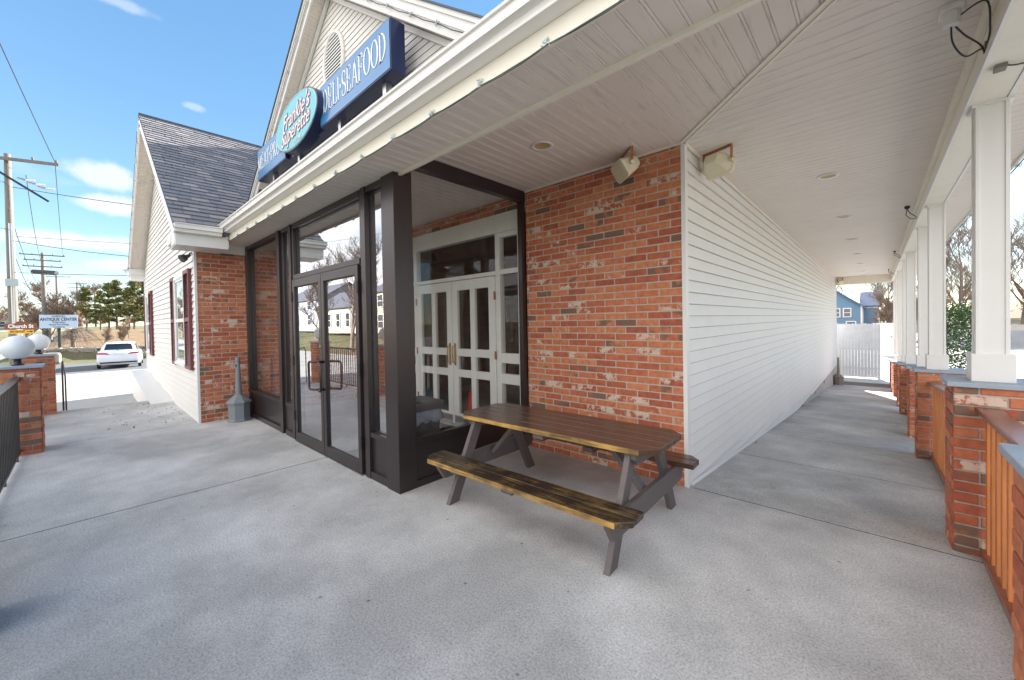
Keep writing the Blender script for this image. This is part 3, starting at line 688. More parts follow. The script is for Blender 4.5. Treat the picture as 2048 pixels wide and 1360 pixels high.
for s_ in (-1, 1):
    L_ = 3.2; a = Vector((GX, 0, GZ)); b = Vector((GX+s_*L_, 0, GZ-SL*L_)); d_ = (b-a).normalized(); nu = Vector((-d_.z*s_, 0, d_.x*s_)); nu = nu if nu.z > 0 else -nu
    mb = MB(); mb.prism([a+Vector((0, GYF-0.03, 0.0)), b+Vector((0, GYF-0.03, 0)), b+Vector((0, 2.5, 0)), a+Vector((0, 5.0, 0))], nu*0.014); mb.build('roof', darkroof, B)
    mb = MB()
    for t0, t1, yy, th in ((0.0, 0.035, GYF-0.015, 0.03), (0.035, 0.10, GYF, 0.022), (0.10, 0.17, GYF+0.012, 0.02)):
        pa = a-nu*t0; pb = b-nu*t0; pc = b-nu*t1; pd = a-nu*t1
        mb.prism([(pa.x, yy, pa.z), (pb.x, yy, pb.z), (pc.x, yy, pc.z), (pd.x, yy, pd.z)], (0, th, 0))
    mb.build('rake_board', trimw, B)
    mb = MB(); pa = a-nu*0.166; pb = b-nu*0.166; pc = b-nu*0.215; pd = a-nu*0.215; mb.prism([(pa.x, GYW-0.045, pa.z), (pb.x, GYW-0.045, pb.z), (pc.x, GYW-0.045, pc.z), (pd.x, GYW-0.045, pd.z)], (0, 0.03, 0)); mb.build('frieze_board', trimw, B)
    mb = MB(); pa = a-nu*0.16; grooves(mb, (pa.x, GYF+0.03, pa.z), d_, (0, 0.2, 0), L_, 0.045, depth=0.006, gw=0.012, nrm=-nu)
    o1 = mb.build('rake_soffit', soffit, B); add_uv(o1, lambda c: c.y, lambda c: c.x)

# ============================================================ WING
WX1 = -13.3; RX, RZ = -9.65, 5.71; WS = 0.7275; RYF = -2.6
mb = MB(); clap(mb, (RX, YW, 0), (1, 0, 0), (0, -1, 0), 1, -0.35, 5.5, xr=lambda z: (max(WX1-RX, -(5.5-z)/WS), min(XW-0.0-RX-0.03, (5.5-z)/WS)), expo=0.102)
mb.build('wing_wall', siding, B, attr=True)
mb = MB(); mb.box(XW-0.055, XW+0.0125, YW-0.03, YW+0.0, -0.02, 2.66); mb.build('corner_board', trimw, B)
mb = MB(); mb.box(WX1-0.03, WX1+0.06, YW-0.03, YW+0.05, -0.35, 2.75); mb.build('corner_board', trimw, B)
mb = MB(); mb.box(WX1-0.02, WX1+0.05, YW, 4.0, -0.35, 2.75); mb.box(WX1, XW-0.13, YW+0.01, YW+0.1, -0.3, 2.6); mb.build('wing_wall', siding, B)
# sloped ledge at the wing foot
mb = MB(); mb.prism([(-13.2, -2.6, -0.35), (-8.72, -2.6, -0.35), (-8.72, -2.6, 0.0), (-13.2, -2.6, 0.30)], (0, 0.3, 0)); lg = mb.build('foot_ledge', siding, B)
mb = MB(); mb.prism([(-13.25, -2.63, 0.30), (-8.68, -2.63, 0.0), (-8.68, -2.63, 0.03), (-13.25, -2.63, 0.335)], (0, 0.34, 0)); mb.build('ledge_cap', trimw, lg)
# wing roof: individual shingle tabs on the east slope
mb = MB(); r2 = random.Random(3)
sx = 1/math.sqrt(1+WS*WS); ex = Vector((sx, 0, -WS*sx)); en = Vector((WS*sx, 0, sx)); SLN = (RX*0+4.05)/sx
row = 0; t = SLN
while t > 0.02:
    y = RYF - r2.uniform(0, 0.3); t0 = max(0, t-0.17)
    while y < 5.0:
        w_ = r2.uniform(0.16, 0.34); ya = max(RYF, y); yb = min(5.0, y+w_-0.006)
        if yb > ya:
            c = (r2.random()*r2.random()*1.1+ (0.25 if r2.random() < 0.12 else 0), 0, 0)
            h1 = 0.018+r2.uniform(0, 0.008)
            p = [Vector((RX, 0, RZ))+ex*t, Vector((RX, 0, RZ))+ex*t0]
            A = p[0]+en*h1; Bq = p[1]+en*0.003
            mb.quad((A.x, ya, A.z), (A.x, yb, A.z), (Bq.x, yb, Bq.z), (Bq.x, ya, Bq.z), c)
            mb.quad((p[0].x, ya, p[0].z), (p[0].x, yb, p[0].z), (A.x, yb, A.z), (A.x, ya, A.z), (0, 0, 0))
        y += w_
    t -= 0.14; row += 1
mb.build('shingles', shingle, B, attr=True)
mb = MB(); slabq(mb, [(RX, RYF, RZ-0.004), (RX+4.04, RYF, RZ-4.04*WS-0.004), (RX+4.04, 5.0, RZ-4.04*WS-0.004), (RX, 5.0, RZ-0.004)], 0.03)
slabq(mb, [(RX, RYF, RZ), (RX-4.0, RYF, RZ-4.0*0.68), (RX-4.0, 5.0, RZ-4.0*0.68), (RX, 5.0, RZ)], 0.03)
mb.tube([(RX, RYF, RZ+0.01), (RX, 5.0, RZ+0.01)], 0.035, 6)
mb.poly([(RX, 4.9, RZ), (RX-4, 4.9, 2.9), (RX+4, 4.9, 2.9)])
mb.build('wing_roof', darkroof, B)
for s_, sl in ((1, WS), (-1, 0.68)):
    L_ = 4.0; a = Vector((RX, 0, RZ-0.03)); b = Vector((RX+s_*L_, 0, RZ-0.03-sl*L_)); d_ = (b-a).normalized(); nu = Vector((-d_.z, 0, d_.x)); nu = nu if nu.z > 0 else -nu
    mb = MB()
    for t0, t1, yy in ((0.0, 0.09, RYF), (0.09, 0.19, RYF+0.012)):
        pa = a-nu*t0; pb = b-nu*t0; pc = b-nu*t1; pd = a-nu*t1
        mb.prism([(pa.x, yy, pa.z), (pb.x, yy, pb.z), (pc.x, yy, pc.z), (pd.x, yy, pd.z)], (0, 0.02, 0))
    mb.build('rake_board', trimw, B)
    mb = MB(); pa = a-nu*0.165; grooves(mb, (pa.x, RYF+0.03, pa.z), d_, (0, 0.3, 0), L_/abs(d_.x)-0.1 if abs(d_.x) > 0 else L_, 0.05, depth=0.007, gw=0.012, nrm=-nu)
    o1 = mb.build('rake_soffit', soffit, B); add_uv(o1, lambda c: c.y, lambda c: c.x)
# east eave of the wing: boxed soffit, fascia, gutter
mb = MB(); mb.box(-6.2, -5.68, RYF+0.02, -2.0, 2.545, 2.56); mb.box(-5.70, -5.68, RYF+0.02, -1.99, 2.56, 2.72)
mb.box(-6.0, -5.70, RYF+0.01, RYF+0.03, 2.56, 2.74); mb.prism([(-6.3, RYF+0.0, 2.60), (-5.97, RYF, 2.60), (-5.97, RYF, 2.71), (-6.3, RYF, 2.71)], (0, 0.25, 0))
mb.build('eave_box', trimw, B)
mb = MB(); mb.box(-6.2, -6.18, RYF+0.3, -1.6, 2.56, 2.70); mb.build('frieze_board', trimw, B)
gp2 = [(-(a+1.986), b-0.065) for a, b in gp]
mb = MB(); mb.strip([(-5.67+a, RYF, b) for a, b in gp2], (0, 0.52, 0)); g2 = mb.build('gutter', gutterm, B)
mb = MB(); mb.poly([(-5.67+a, RYF, b) for a, b in gp2[:10]]+[(-5.67, RYF, 2.82)]); mb.build('end_cap', gutterm, g2)
# west eave return
mb = MB(); mb.prism([(-13.95, RYF, 2.86), (-13.25, RYF, 2.86), (-13.25, RYF, 3.02), (-13.95, RYF, 3.02)], (0, 0.32, 0)); mb.prism([(-13.8, RYF+0.03, 2.74), (-13.28, RYF+0.03, 2.74), (-13.28, RYF+0.03, 2.86), (-13.8, RYF+0.03, 2.86)], (0, 0.28, 0))
mb.build('eave_box', trimw, B)
mb = MB(); slabq(mb, [(-13.98, RYF-0.01, 3.03), (-13.25, RYF-0.01, 3.03), (-13.25, -2.28, 3.2), (-13.98, -2.28, 3.2)], 0.02); mb.build('roof', darkroof, B)
# white porch posts beyond the wing
for px in (-13.75, -14.6):
    mb = MB(); mb.box(px-0.12, px+0.12, -1.7, -1.46, -0.35, 2.75); mb.box(px-0.16, px+0.16, -1.74, -1.42, -0.35, -0.1); mb.box(px-0.16, px+0.16, -1.74, -1.42, 2.6, 2.75)
    mb.build('side_porch_post', trimw, B, bevel=0.01)
mb = MB(); mb.box(-14.9, -13.4, -1.85, 0.5, 2.75, 2.95); mb.box(-14.7, -13.4, -1.0, 0.5, -0.35, 2.75); mb.build('side_porch', siding, B)

# wing windows with shutters
def wing_window(x0, x1, z0, z1, sl0, sl1, sr0, sr1):
    fr = MB(); y = YW-0.02
    t = 0.06
    fr.box(x0, x1, y-0.035, y, z1-t, z1); fr.box(x0, x1, y-0.05, y, z0, z0+t*0.8); fr.box(x0, x0+t, y-0.035, y, z0+t*0.8, z1-t); fr.box(x1-t, x1, y-0.035, y, z0+t*0.8, z1-t)
    f = fr.build('window', trimw, B, bevel=0.004)
    zm = (z0+z1)/2; sa = MB()
    sa.box(x0+t, x1-t, y-0.028, y-0.004, zm-0.03, zm+0.03); sa.box(x0+t, x0+t+0.035, y-0.024, y-0.004, z0+t, z1-t); sa.box(x1-t-0.035, x1-t, y-0.024, y-0.004, z0+t, z1-t); sa.box(x0+t, x1-t, y-0.024, y-0.003, z1-t-0.04, z1-t); sa.box(x0+t, x1-t, y-0.024, y-0.003, z0+t*0.8, z0+t+0.04)
    sa.build('sash', trimw, f)
    g = MB(); g.quad((x0+t, y-0.012, z0+t), (x1-t, y-0.012, z0+t), (x1-t, y-0.012, z1-t), (x0+t, y-0.012, z1-t)); g.build('pane', glassdoor, f)
    cu_ = MB(); n_ = 14; pts = [(x0+t+(x1-x0-2*t)*i/n_, y-0.004+0.003*math.cos(i*2.6), 0) for i in range(n_+1)]
    for p0, p1 in zip(pts[:-1], pts[1:]): cu_.quad((p0[0], p0[1], z0+t), (p1[0], p1[1], z0+t), (p1[0], p1[1], z1-t), (p0[0], p0[1], z1-t))
    cu_.build('curtain', curtain, f)
    for a, b in ((sl0, sl1), (sr0, sr1)):
        s_ = MB(); s_.box(a, a+0.045, y-0.04, y-0.002, z0-0.02, z1+0.02); s_.box(b-0.045, b, y-0.04, y-0.002, z0-0.02, z1+0.02)
        for zz in (z0-0.02, zm-0.03, z1-0.04): s_.box(a+0.045, b-0.045, y-0.038, y-0.002, zz, zz+0.06)
        z = z0+0.05
        while z < z1-0.06:
            if abs(z+0.012-zm) > 0.045: s_.quad((a+0.045, y-0.034, z), (b-0.045, y-0.034, z), (b-0.045, y-0.006, z+0.026), (a+0.045, y-0.006, z+0.026))
            z += 0.03
        s_.build('shutter', shutterm, B)
wing_window(-8.06, -7.05, 0.79, 2.32, -8.46, -8.08, -7.03, -6.56)
wing_window(-12.95, -12.13, 0.79, 2.32, -13.24, -12.97, -12.11, -11.62)

# ============================================================ STOREFRONT (bronze frame)
Y0, Y1 = YS, YS+0.11
fr = MB()
fr.box(-1.94, -1.74, Y0-0.005, Y0+0.135, 0, HS-0.001)                 # corner post
F = fr.build('entrance_frame', bronze, B, bevel=0.003)
fr = MB()
fr.box(-6.19, -6.10, Y0, Y1, 0, HS-0.002)
fr.box(-4.70, -4.60, Y0, Y1, 0, HS-0.002); fr.box(-4.60, -4.52, Y0+0.03, Y1, 0, HS-0.002)
fr.box(-4.24, -4.165, Y0, Y1, 0, HS-0.002); fr.box(-4.165, -4.11, Y0+0.015, Y1, 0, HS-0.002)
fr.box(-2.375, -2.33, Y0+0.015, Y1, 0, HS-0.002); fr.box(-2.33, -2.25, Y0, Y1, 0, HS-0.002)
fr.box(-6.10, -4.70, Y0+0.01, Y1-0.01, 2.635, HS-0.003); fr.box(-4.52, -4.24, Y0+0.01, Y1-0.01, 2.635, HS-0.003); fr.box(-4.11, -2.375, Y0+0.01, Y1-0.01, 2.62, HS-0.003); fr.box(-2.25, -1.94, Y0+0.01, Y1-0.01, 2.635, HS-0.003)
fr.box(-4.11, -2.375, Y0+0.005, Y1, 2.0, 2.055)
for a, b in ((-6.10, -4.70), (-4.52, -4.24), (-2.25, -1.94)):
    fr.box(a, b, Y0+0.008, Y1, 0.385, 0.43); fr.box(a, b, Y0+0.03, Y0+0.05, 0.07, 0.385); fr.box(a, b, Y0+0.005, Y1, 0.0, 0.07)
fr.build('mullions', bronze, F, bevel=0.002)
# east side of the vestibule
fs = MB()
fs.box(-1.80, -1.742, -1.54, -1.50, 0, HC-0.14); fs.box(-1.80, -1.742, -0.075, -0.012, 0, HC-0.12)
fs.box(-1.80, -1.745, -1.50, -0.075, 0.38, 0.425); fs.box(-1.785, -1.76, -1.50, -0.075, 0.06, 0.38); fs.box(-1.80, -1.744, -1.50, -0.075, 0, 0.06)
fs.box(-1.82, -1.735, -1.598, -0.012, HC-0.12, HC-0.001)
fs.build('side_frame', bronze, F, bevel=0.002)
def pane(x0, x1, z0, z1, y, name='glass', mat=glassdoor, parent=None):
    g = MB(); g.quad((x0, y, z0), (x1, y, z0), (x1, y, z1), (x0, y, z1)); o = g.build(name, mat, parent or F)
    k = MB(); w = 0.009
    k.box(x0, x1, y-0.006, y+0.006, z0, z0+w); k.box(x0, x1, y-0.006, y+0.006, z1-w, z1); k.box(x0, x0+w, y-0.006, y+0.006, z0+w, z1-w); k.box(x1-w, x1, y-0.006, y+0.006, z0+w, z1-w)
    k.build('gasket', black, parent or F); return o
yg = Y0+0.055
pane(-6.10, -4.70, 0.43, 2.635, yg, mat=glassclear); pane(-4.52, -4.24, 0.43, 2.635, yg); pane(-4.11, -2.375, 2.055, 2.62, yg); pane(-2.25, -1.94, 0.43, 2.635, yg)
g = MB(); g.quad((-1.772, -1.50, 0.425), (-1.772, -0.075, 0.425), (-1.772, -0.075, HC-0.12), (-1.772, -1.50, HC-0.12)); g.build('glass', glassclear, F)
# double doors
for (x0, x1, hinge) in ((-4.10, -3.245, -1), (-3.235, -2.385, 1)):
    d = MB(); yy, y2 = Y0-0.012, Y0+0.035
    d.box(x0, x0+0.065, yy, y2, 0.012, 1.992); d.box(x1-0.065, x1, yy, y2, 0.012, 1.992); d.box(x0+0.065, x1-0.065, yy, y2, 0.012, 0.12); d.box(x0+0.065, x1-0.065, yy, y2, 1.90, 1.992)
    D = d.build('entrance_door', bronze, B, bevel=0.003)
    pane(x0+0.065, x1-0.065, 0.12, 1.90, Y0+0.012, parent=D)
    xs0 = (x1-0.033) if hinge < 0 else (x0+0.033); sgn = -1 if hinge < 0 else 1
    h = MB(); xo = xs0+sgn*0.12
    h.tube([(xs0, yy, 1.03), (xs0, yy-0.05, 1.03), (xs0+sgn*0.02, yy-0.07, 1.03), (xo-sgn*0.02, yy-0.085, 1.03), (xo, yy-0.085, 1.01), (xo, yy-0.085, 0.75), (xo-sgn*0.02, yy-0.085, 0.73), (xs0+sgn*0.02, yy-0.07, 0.73), (xs0, yy-0.05, 0.73), (xs0, yy, 0.73)], 0.012, 10)
    h.build('door_handle', steel if False else bronze, D, smooth=True)
    hg = MB(); hx = x0-0.008 if hinge < 0 else x1+0.008
    for z in (0.32, 1.0, 1.78): hg = MB(); hg.tube([(hx, yy-0.006, z-0.06), (hx, yy-0.006, z+0.06)], 0.011, 8); hg.build('hinge', black, D)
    if hinge < 0:
        k = MB(); k.tube([(xs0, yy, 1.20), (xs0, yy-0.008, 1.20)], 0.014, 14); k.build('lock', steel, D)
mb = MB(); mb.box(-4.11, -2.375, Y0-0.02, Y1, 0.0, 0.01); mb.build('threshold', steel, F)

# ---- vestibule inner wall with white panelled doors
iw = MB(); y = -0.02
iw.box(-4.30, -1.805, y-0.012, 0.06, 2.50, 2.725)
iw.box(-4.30, -4.22, y, 0.06, 0, 2.5); iw.box(-3.98, -3.905, y, 0.06, 0, 2.5); iw.box(-2.225, -2.15, y, 0.06, 0, 2.5); iw.box(-1.86, -1.805, y, 0.06, 0, 2.5)
iw.box(-4.22, -3.98, y+0.004, 0.05, 2.0, 2.06); iw.box(-3.905, -2.225, y+0.004, 0.05, 2.0, 2.05); iw.box(-2.15, -1.86, y+0.004, 0.05, 2.0, 2.06)
for a, b in ((-4.22, -3.98), (-2.15, -1.86)):
    for z0, z1 in ((0.0, 0.1), (0.68, 0.80), (0.93, 1.05), (2.44, 2.5)): iw.box(a, b, y+0.006, 0.05, z0, z1)
IW = iw.build('inner_door_frame', whitep, B, bevel=0.003)
for a, b in ((-4.22, -3.98), (-2.15, -1.86)):
    g = MB()
    for z0, z1 in ((0.1, 0.68), (0.80, 0.93), (1.05, 2.0), (2.06, 2.44)): g.quad((a, 0.02, z0), (b, 0.02, z0), (b, 0.02, z1), (a, 0.02, z1))
    g.build('pane', glassclear, IW)
g = MB(); g.quad((-3.905, 0.02, 2.05), (-2.225, 0.02, 2.05), (-2.225, 0.02, 2.5), (-3.905, 0.02, 2.5)); g.build('pane', glassclear, IW)
for x0, x1, hs_ in ((-3.895, -3.07, -1), (-3.06, -2.235, 1)):
    d = MB(); yy, y2 = -0.03, 0.015; xm = (x0+x1)/2
    d.box(x0, x0+0.11, yy, y2, 0.05, 1.99); d.box(x1-0.11, x1, yy, y2, 0.05, 1.99); d.box(xm-0.045, xm+0.045, yy, y2, 0.052, 1.988)
    for z0, z1 in ((0.05, 0.2), (0.70, 0.80), (0.98, 1.08), (1.86, 1.99)):
        d.box(x0+0.11, xm-0.045, yy+0.001, y2, z0, z1); d.box(xm+0.045, x1-0.11, yy+0.001, y2, z0, z1)
    D = d.build('inner_door', whitep, B, bevel=0.004)
    g = MB()
    for a, b in ((x0+0.11, xm-0.045), (xm+0.045, x1-0.11)):
        for z0, z1 in ((0.2, 0.70), (0.80, 0.98), (1.08, 1.86)): g.quad((a, -0.004, z0), (b, -0.004, z0), (b, -0.004, z1), (a, -0.004, z1))
    g.build('pane', glassclear, D)
    hx = x1-0.05 if hs_ < 0 else x0+0.05
    h = MB(); h.tube([(hx, yy, 1.12), (hx, yy-0.04, 1.11), (hx, yy-0.045, 1.0), (hx, yy-0.04, 0.89), (hx, yy, 0.88)], 0.009, 8); h.box(hx-0.02, hx+0.02, yy-0.004, yy, 0.85, 1.15); h.build('door_handle', brass, D)
    k = MB(); k.box(x0+0.02, x1-0.02, yy-0.003, yy, 0.055, 0.17); k.build('kick_plate', steel, D)
    hg = MB(); hx = x0-0.004 if hs_ < 0 else x1+0.004
    for z in (0.35, 1.02, 1.75): hg = MB(); hg.box(hx-0.012, hx+0.012, yy-0.01, yy, z-0.05, z+0.05); hg.build('hinge', rustbr, D)
mb = MB(); mb.box(-4.0, -2.0, -0.12, 0.06, 0.0, 0.05); mb.build('door_step', steel, B)
# dark store interior
mb = MB()
mb.quad((-5.5, 0.13, 0.03), (-0.2, 0.13, 0.03), (-0.2, 4.0, 0.03), (-5.5, 4.0, 0.03)); mb.quad((-5.5, 4.0, 0), (-0.2, 4.0, 0), (-0.2, 4.0, 2.9), (-5.5, 4.0, 2.9))
mb.quad((-5.5, 0.13, 0), (-5.5, 4.0, 0), (-5.5, 4.0, 2.9), (-5.5, 0.13, 2.9)); mb.quad((-0.2, 0.13, 0), (-0.2, 4.0, 0), (-0.2, 4.0, 2.9), (-0.2, 0.13, 2.9)); mb.quad((-5.5, 0.13, 2.9), (-0.2, 0.13, 2.9), (-0.2, 4.0, 2.9), (-5.5, 4.0, 2.9))
mb.box(-5.5, -4.31, 0.125, 0.16, 0, 2.9); mb.build('store_interior', darkint, B)
mb = MB(); mb.quad((-5.5, 0.13, 0.034), (-0.2, 0.13, 0.034), (-0.2, 3.9, 0.034), (-5.5, 3.9, 0.034)); mb.build('store_floor', greypl if False else block, B)

# hand rail by the far pier and blown leaves on the slab
t = thing('hand_rail', (-9.62, -3.72, -0.37), 'short dark hand rail beside the far globe pier', 'hand rail')
m = MB(); m.tube([(-9.55, -3.72, -0.3), (-9.55, -3.72, 0.78), (-9.62, -3.72, 0.86), (-9.8, -3.72, 0.85), (-10.9, -3.72, 0.5), (-10.95, -3.72, 0.42), (-10.95, -3.72, -0.35)], 0.013, 8); m.build('rail_tube', ironm, t, smooth=True)
m = MB(); r_ = random.Random(77)
def litter(x, y, z, s_):
    a = r_.uniform(0, 6.28); d1 = Vector((math.cos(a), math.sin(a), r_.uniform(0.0, 0.5)))*s_; d2 = Vector((-math.sin(a), math.cos(a), r_.uniform(-0.2, 0.3)))*s_*r_.uniform(0.25, 0.6); c = Vector((x, y, z+0.004))
    m.quad(c-d1-d2*0.2, c-d2, c+d1, c+d2)
for k in range(170): litter(r_.uniform(-9.3, -6.5), -2.35-abs(r_.gauss(0, 0.55)), 0.0, r_.uniform(0.008, 0.03))
for k in range(60): litter(r_.uniform(-6.3, 1.4), r_.uniform(-4.0, -0.1) if r_.random() < 0.5 else -1.72-abs(r_.gauss(0, .1)), 0.0, r_.uniform(0.004, 0.012))
for k in range(50): x = r_.choice((0.06, 1.48)); y = r_.uniform(0.3, 12); litter(x+r_.uniform(-.05, .05), y, wz(y), r_.uniform(0.006, 0.02))
tag(m.build('fallen_leaves', gravelm), 'dry leaf bits and grit blown along the slab edges', 'leaves', kind='stuff')

# ============================================================ SHOP SIGN
S = thing('shop_sign', (-3.87, -1.5, 3.7), 'long blue box sign with white lettering and a teal oval above the porch gutter', 'shop sign')
ySF = -1.56
def sgn_panel(x0, x1):
    b = MB(); b.box(x0, x1, ySF+0.004, ySF+0.15, 3.665, 4.125); o = b.build('sign_box', signside, S, bevel=0.004)
    f_ = MB(); f_.quad((x0+0.012, ySF, 3.68), (x1-0.012, ySF, 3.68), (x1-0.012, ySF, 4.11), (x0+0.012, ySF, 4.11)); f_.build('sign_face', signblue, o)
    return o
pl = sgn_panel(-5.82, -4.6); pr_ = sgn_panel(-3.45, -1.93)
b = MB(); b.box(-4.6, -3.45, ySF+0.05, ySF+0.15, 3.665, 4.125); b.build('sign_box', signside, S)
ex_, ez_, ea, eb = -4.03, 3.925, 0.70, 0.315
def ell(a, b_, n_=48): return [(ex_+a*math.cos(t), ez_+b_*math.sin(t)) for t in lin(0, 2*math.pi, n_+1)[:-1]]
b = MB(); b.prism([(x, ySF-0.07, z) for x, z in ell(ea, eb)], (0, 0.14, 0)); ov = b.build('oval_panel', signside, S)
b = MB(); b.poly([(x, ySF-0.073, z) for x, z in ell(ea-0.015, eb-0.015)]); b.build('oval_face', signteal, ov)
b = MB(); b.tube([(x, ySF-0.074, z) for x, z in ell(ea-0.03, eb-0.03)+ell(ea-0.03, eb-0.03)[:1]], 0.003, 5, cap=False); b.build('oval_line', signwhite, ov)
# serif capitals drawn as thick and thin strokes
def arc(cx, cz, rx, rz, a0, a1, n_=14): return [(cx+rx*math.cos(R(a)), cz+rz*math.sin(R(a))) for a in lin(a0, a1, n_)]
TH, TN = 0.115, 0.058
def glyph(ch):
    """returns (advance, list of (points, width list or width))"""
    T, t = TH, TN
    st = lambda x: ([(x, 0), (x, 1)], T)
    sf = lambda x, z, w=0.13: ([(x-w, z), (x+w, z)], t)
    if ch == 'D': return 0.80, [st(0.14), sf(0.14, 0.015), sf(0.14, 0.985), (arc(0.2, 0.5, 0.46, 0.485, 90, -90, 20), [0.04+0.085*math.sin(math.pi*i/19) for i in range(20)]), ([(0.1, .015), (0.22, .015)], t), ([(0.1, .985), (0.22, .985)], t)]
    if ch == 'E': return 0.68, [st(0.14), sf(0.14, .015), sf(0.14, .985), ([(0.1, .015), (0.56, .015)], t), ([(0.1, .985), (0.54, .985)], t), ([(0.1, .52), (0.42, .52)], t), ([(0.42, .42), (0.42, .62)], t), ([(0.55, 0), (0.58, .2)], t*1.3), ([(0.54, .8), (0.54, 1)], t*1.3)]
    if ch == 'F': return 0.64, [st(0.14), sf(0.14, .015), sf(0.14, .985), ([(0.1, .985), (0.54, .985)], t), ([(0.1, .52), (0.42, .52)], t), ([(0.42, .42), (0.42, .62)], t), ([(0.54, .8), (0.54, 1)], t*1.3)]
    if ch == 'L': return 0.66, [st(0.14), sf(0.14, .015), sf(0.14, .985), ([(0.1, .015), (0.56, .015)], t), ([(0.55, 0), (0.58, .22)], t*1.3)]
    if ch == 'I': return 0.34, [st(0.15), sf(0.15, .015), sf(0.15, .985)]
    if ch == 'S': return 0.62, [(arc(0.28, 0.74, 0.19, 0.24, 20, 250, 14)+arc(0.29, 0.25, 0.21, 0.24, 80, -160, 16), [0.04]*4+[0.08]*6+[0.12]*8+[0.09]*6+[0.04]*6), ([(0.48, .75), (0.48, .97)], t*1.2), ([(0.08, .03), (0.08, .26)], t*1.2)]
    if ch == 'A': return 0.78, [([(0.37, 1.0), (0.64, 0.0)], T), ([(0.37, 1.0), (0.10, 0.0)], t*1.2), ([(0.20, .34), (0.52, .34)], t), sf(0.10, .015, .1), sf(0.64, .015, .12)]
    if ch == 'O': return 0.84, [(arc(0.4, 0.5, 0.33, 0.48, 90, 450, 33), [0.04+0.085*abs(math.sin(2*math.pi*i/32)) for i in range(33)])]
    if ch == 'C': return 0.74, [(arc(0.4, 0.5, 0.33, 0.48, 45, 315, 26), [0.04+0.085*abs(math.sin(math.pi*(i-2)/22))**.8 if 2 < i < 24 else 0.04 for i in range(26)]), ([(0.63, .72), (0.63, .97)], t*1.2)]
    if ch == 'M': return 0.98, [([(0.16, 0), (0.16, 1)], t*1.3), ([(0.16, 1), (0.45, .02)], T), ([(0.74, 1), (0.45, .02)], t*1.2), ([(0.76, 0), (0.76, 1)], T), sf(0.14, .015, .09), sf(0.76, .015, .12), sf(0.13, .985, .08), sf(0.78, .985, .1)]
    if ch == 'T': return 0.72, [([(0.34, 0), (0.34, 1)], T), sf(0.34, .015), ([(0.04, .985), (0.64, .985)], t), ([(0.05, .78), (0.05, 1)], t*1.3), ([(0.63, .78), (0.63, 1)], t*1.3)]
    if ch == 'P': return 0.68, [st(0.14), sf(0.14, .015), sf(0.14, .985), (arc(0.24, 0.735, 0.32, 0.25, 90, -90, 14), [0.04+0.08*math.sin(math.pi*i/13) for i in range(14)]), ([(0.1, .985), (0.26, .985)], t), ([(0.1, .485), (0.26, .485)], t)]
    if ch == 'R': return 0.76, [st(0.14), sf(0.14, .015), sf(0.14, .985), (arc(0.24, 0.745, 0.28, 0.24, 90, -90, 14), [0.04+0.08*math.sin(math.pi*i/13) for i in range(14)]), ([(0.1, .985), (0.26, .985)], t), ([(0.1, .505), (0.26, .505)], t), ([(0.3, .5), (0.62, .0)], T), sf(0.64, .015, .08)]
    if ch == 'U': return 0.80, [([(0.16, 1), (0.16, .35)]+arc(0.38, .32, 0.22, 0.30, 180, 300, 8), [T]*6+[0.06]*4), (arc(0.38, .32, 0.25, 0.30, 290, 360, 6)+[(0.63, .35), (0.63, 1)], [t*1.2]*8), sf(0.16, .985), sf(0.63, .985, .1)]
    return 0.3, [([(0.1, .42), (0.1, .58)], 0.14)]
def lettering(text, x0, x1, z0, z1, y, mat, parent, name='lettering'):
    w = sum(glyph(c)[0] for c in text); s_ = (x1-x0)/w; h = z1-z0; mb = MB(); x = x0
    for c in text:
        adv, strokes = glyph(c)
        for pts, wd in strokes:
            if not hasattr(wd, '__len__'): wd = [wd]*len(pts)
            P_ = [Vector((x+px*s_, 0, z0+pz*h)) for px, pz in pts]; k_ = min(s_, h)*1.0
            for i in range(len(P_)-1):
                d_ = P_[i+1]-P_[i]
                if d_.length < 1e-6: continue
                def nn(j):
                    t_ = P_[min(j+1, len(P_)-1)]-P_[max(j-1, 0)]; t_.normalize(); return Vector((-t_.z, 0, t_.x))
                n0, n1 = nn(i)*wd[i]*k_*0.5*1.12, nn(i+1)*wd[i+1]*k_*0.5*1.12
                q = [P_[i]+n0, P_[i]-n0, P_[i+1]-n1, P_[i+1]+n1]
                mb.prism([(v.x, y, v.z) for v in q], (0, 0.003, 0))
        x += adv*s_
    return mb.build(name, mat, parent)
lettering('MEAT*PRODUCE', -5.79, -4.28, 3.80, 4.03, ySF-0.004, signwhite, pl)
lettering('DELI*SEAFOOD', -3.36, -1.99, 3.79, 4.045, ySF-0.004, signwhite, pr_)
def text_mesh(s, size, loc, mat, parent, name='lettering', shear=0.0, xs=1.0, ext=0.0015, off=0.0, rotz=0.0, align='CENTER', zrot=0.0, space=1.0):
    cu = bpy.data.curves.new(name, 'FONT'); cu.body = s; cu.size = size; cu.shear = shear; cu.extrude = ext; cu.offset = off; cu.align_x = align; cu.align_y = 'CENTER'; cu.space_character = space
    to = bpy.data.objects.new(name, cu); COL.objects.link(to); bpy.context.view_layer.update()
    dg = bpy.context.evaluated_depsgraph_get(); me = bpy.data.meshes.new_from_object(to.evaluated_get(dg)); bpy.data.objects.remove(to)
    me.name = name; me.materials.clear(); me.materials.append(mat)
    M = Matrix.Rotation(rotz, 4, 'Z') @ Matrix.Rotation(R(90), 4, 'X') @ Matrix.Rotation(zrot, 4, 'Z') @ Matrix.Diagonal((xs, 1, 1, 1))
    pl_ = Vector((0, 0, 0)); p = parent
    while p is not None: pl_ = pl_+p.location; p = p.parent
    me.transform(Matrix.Translation(Vector(loc)-pl_) @ M)
    o = bpy.data.objects.new(name, me); COL.objects.link(o); o.parent = parent; return o
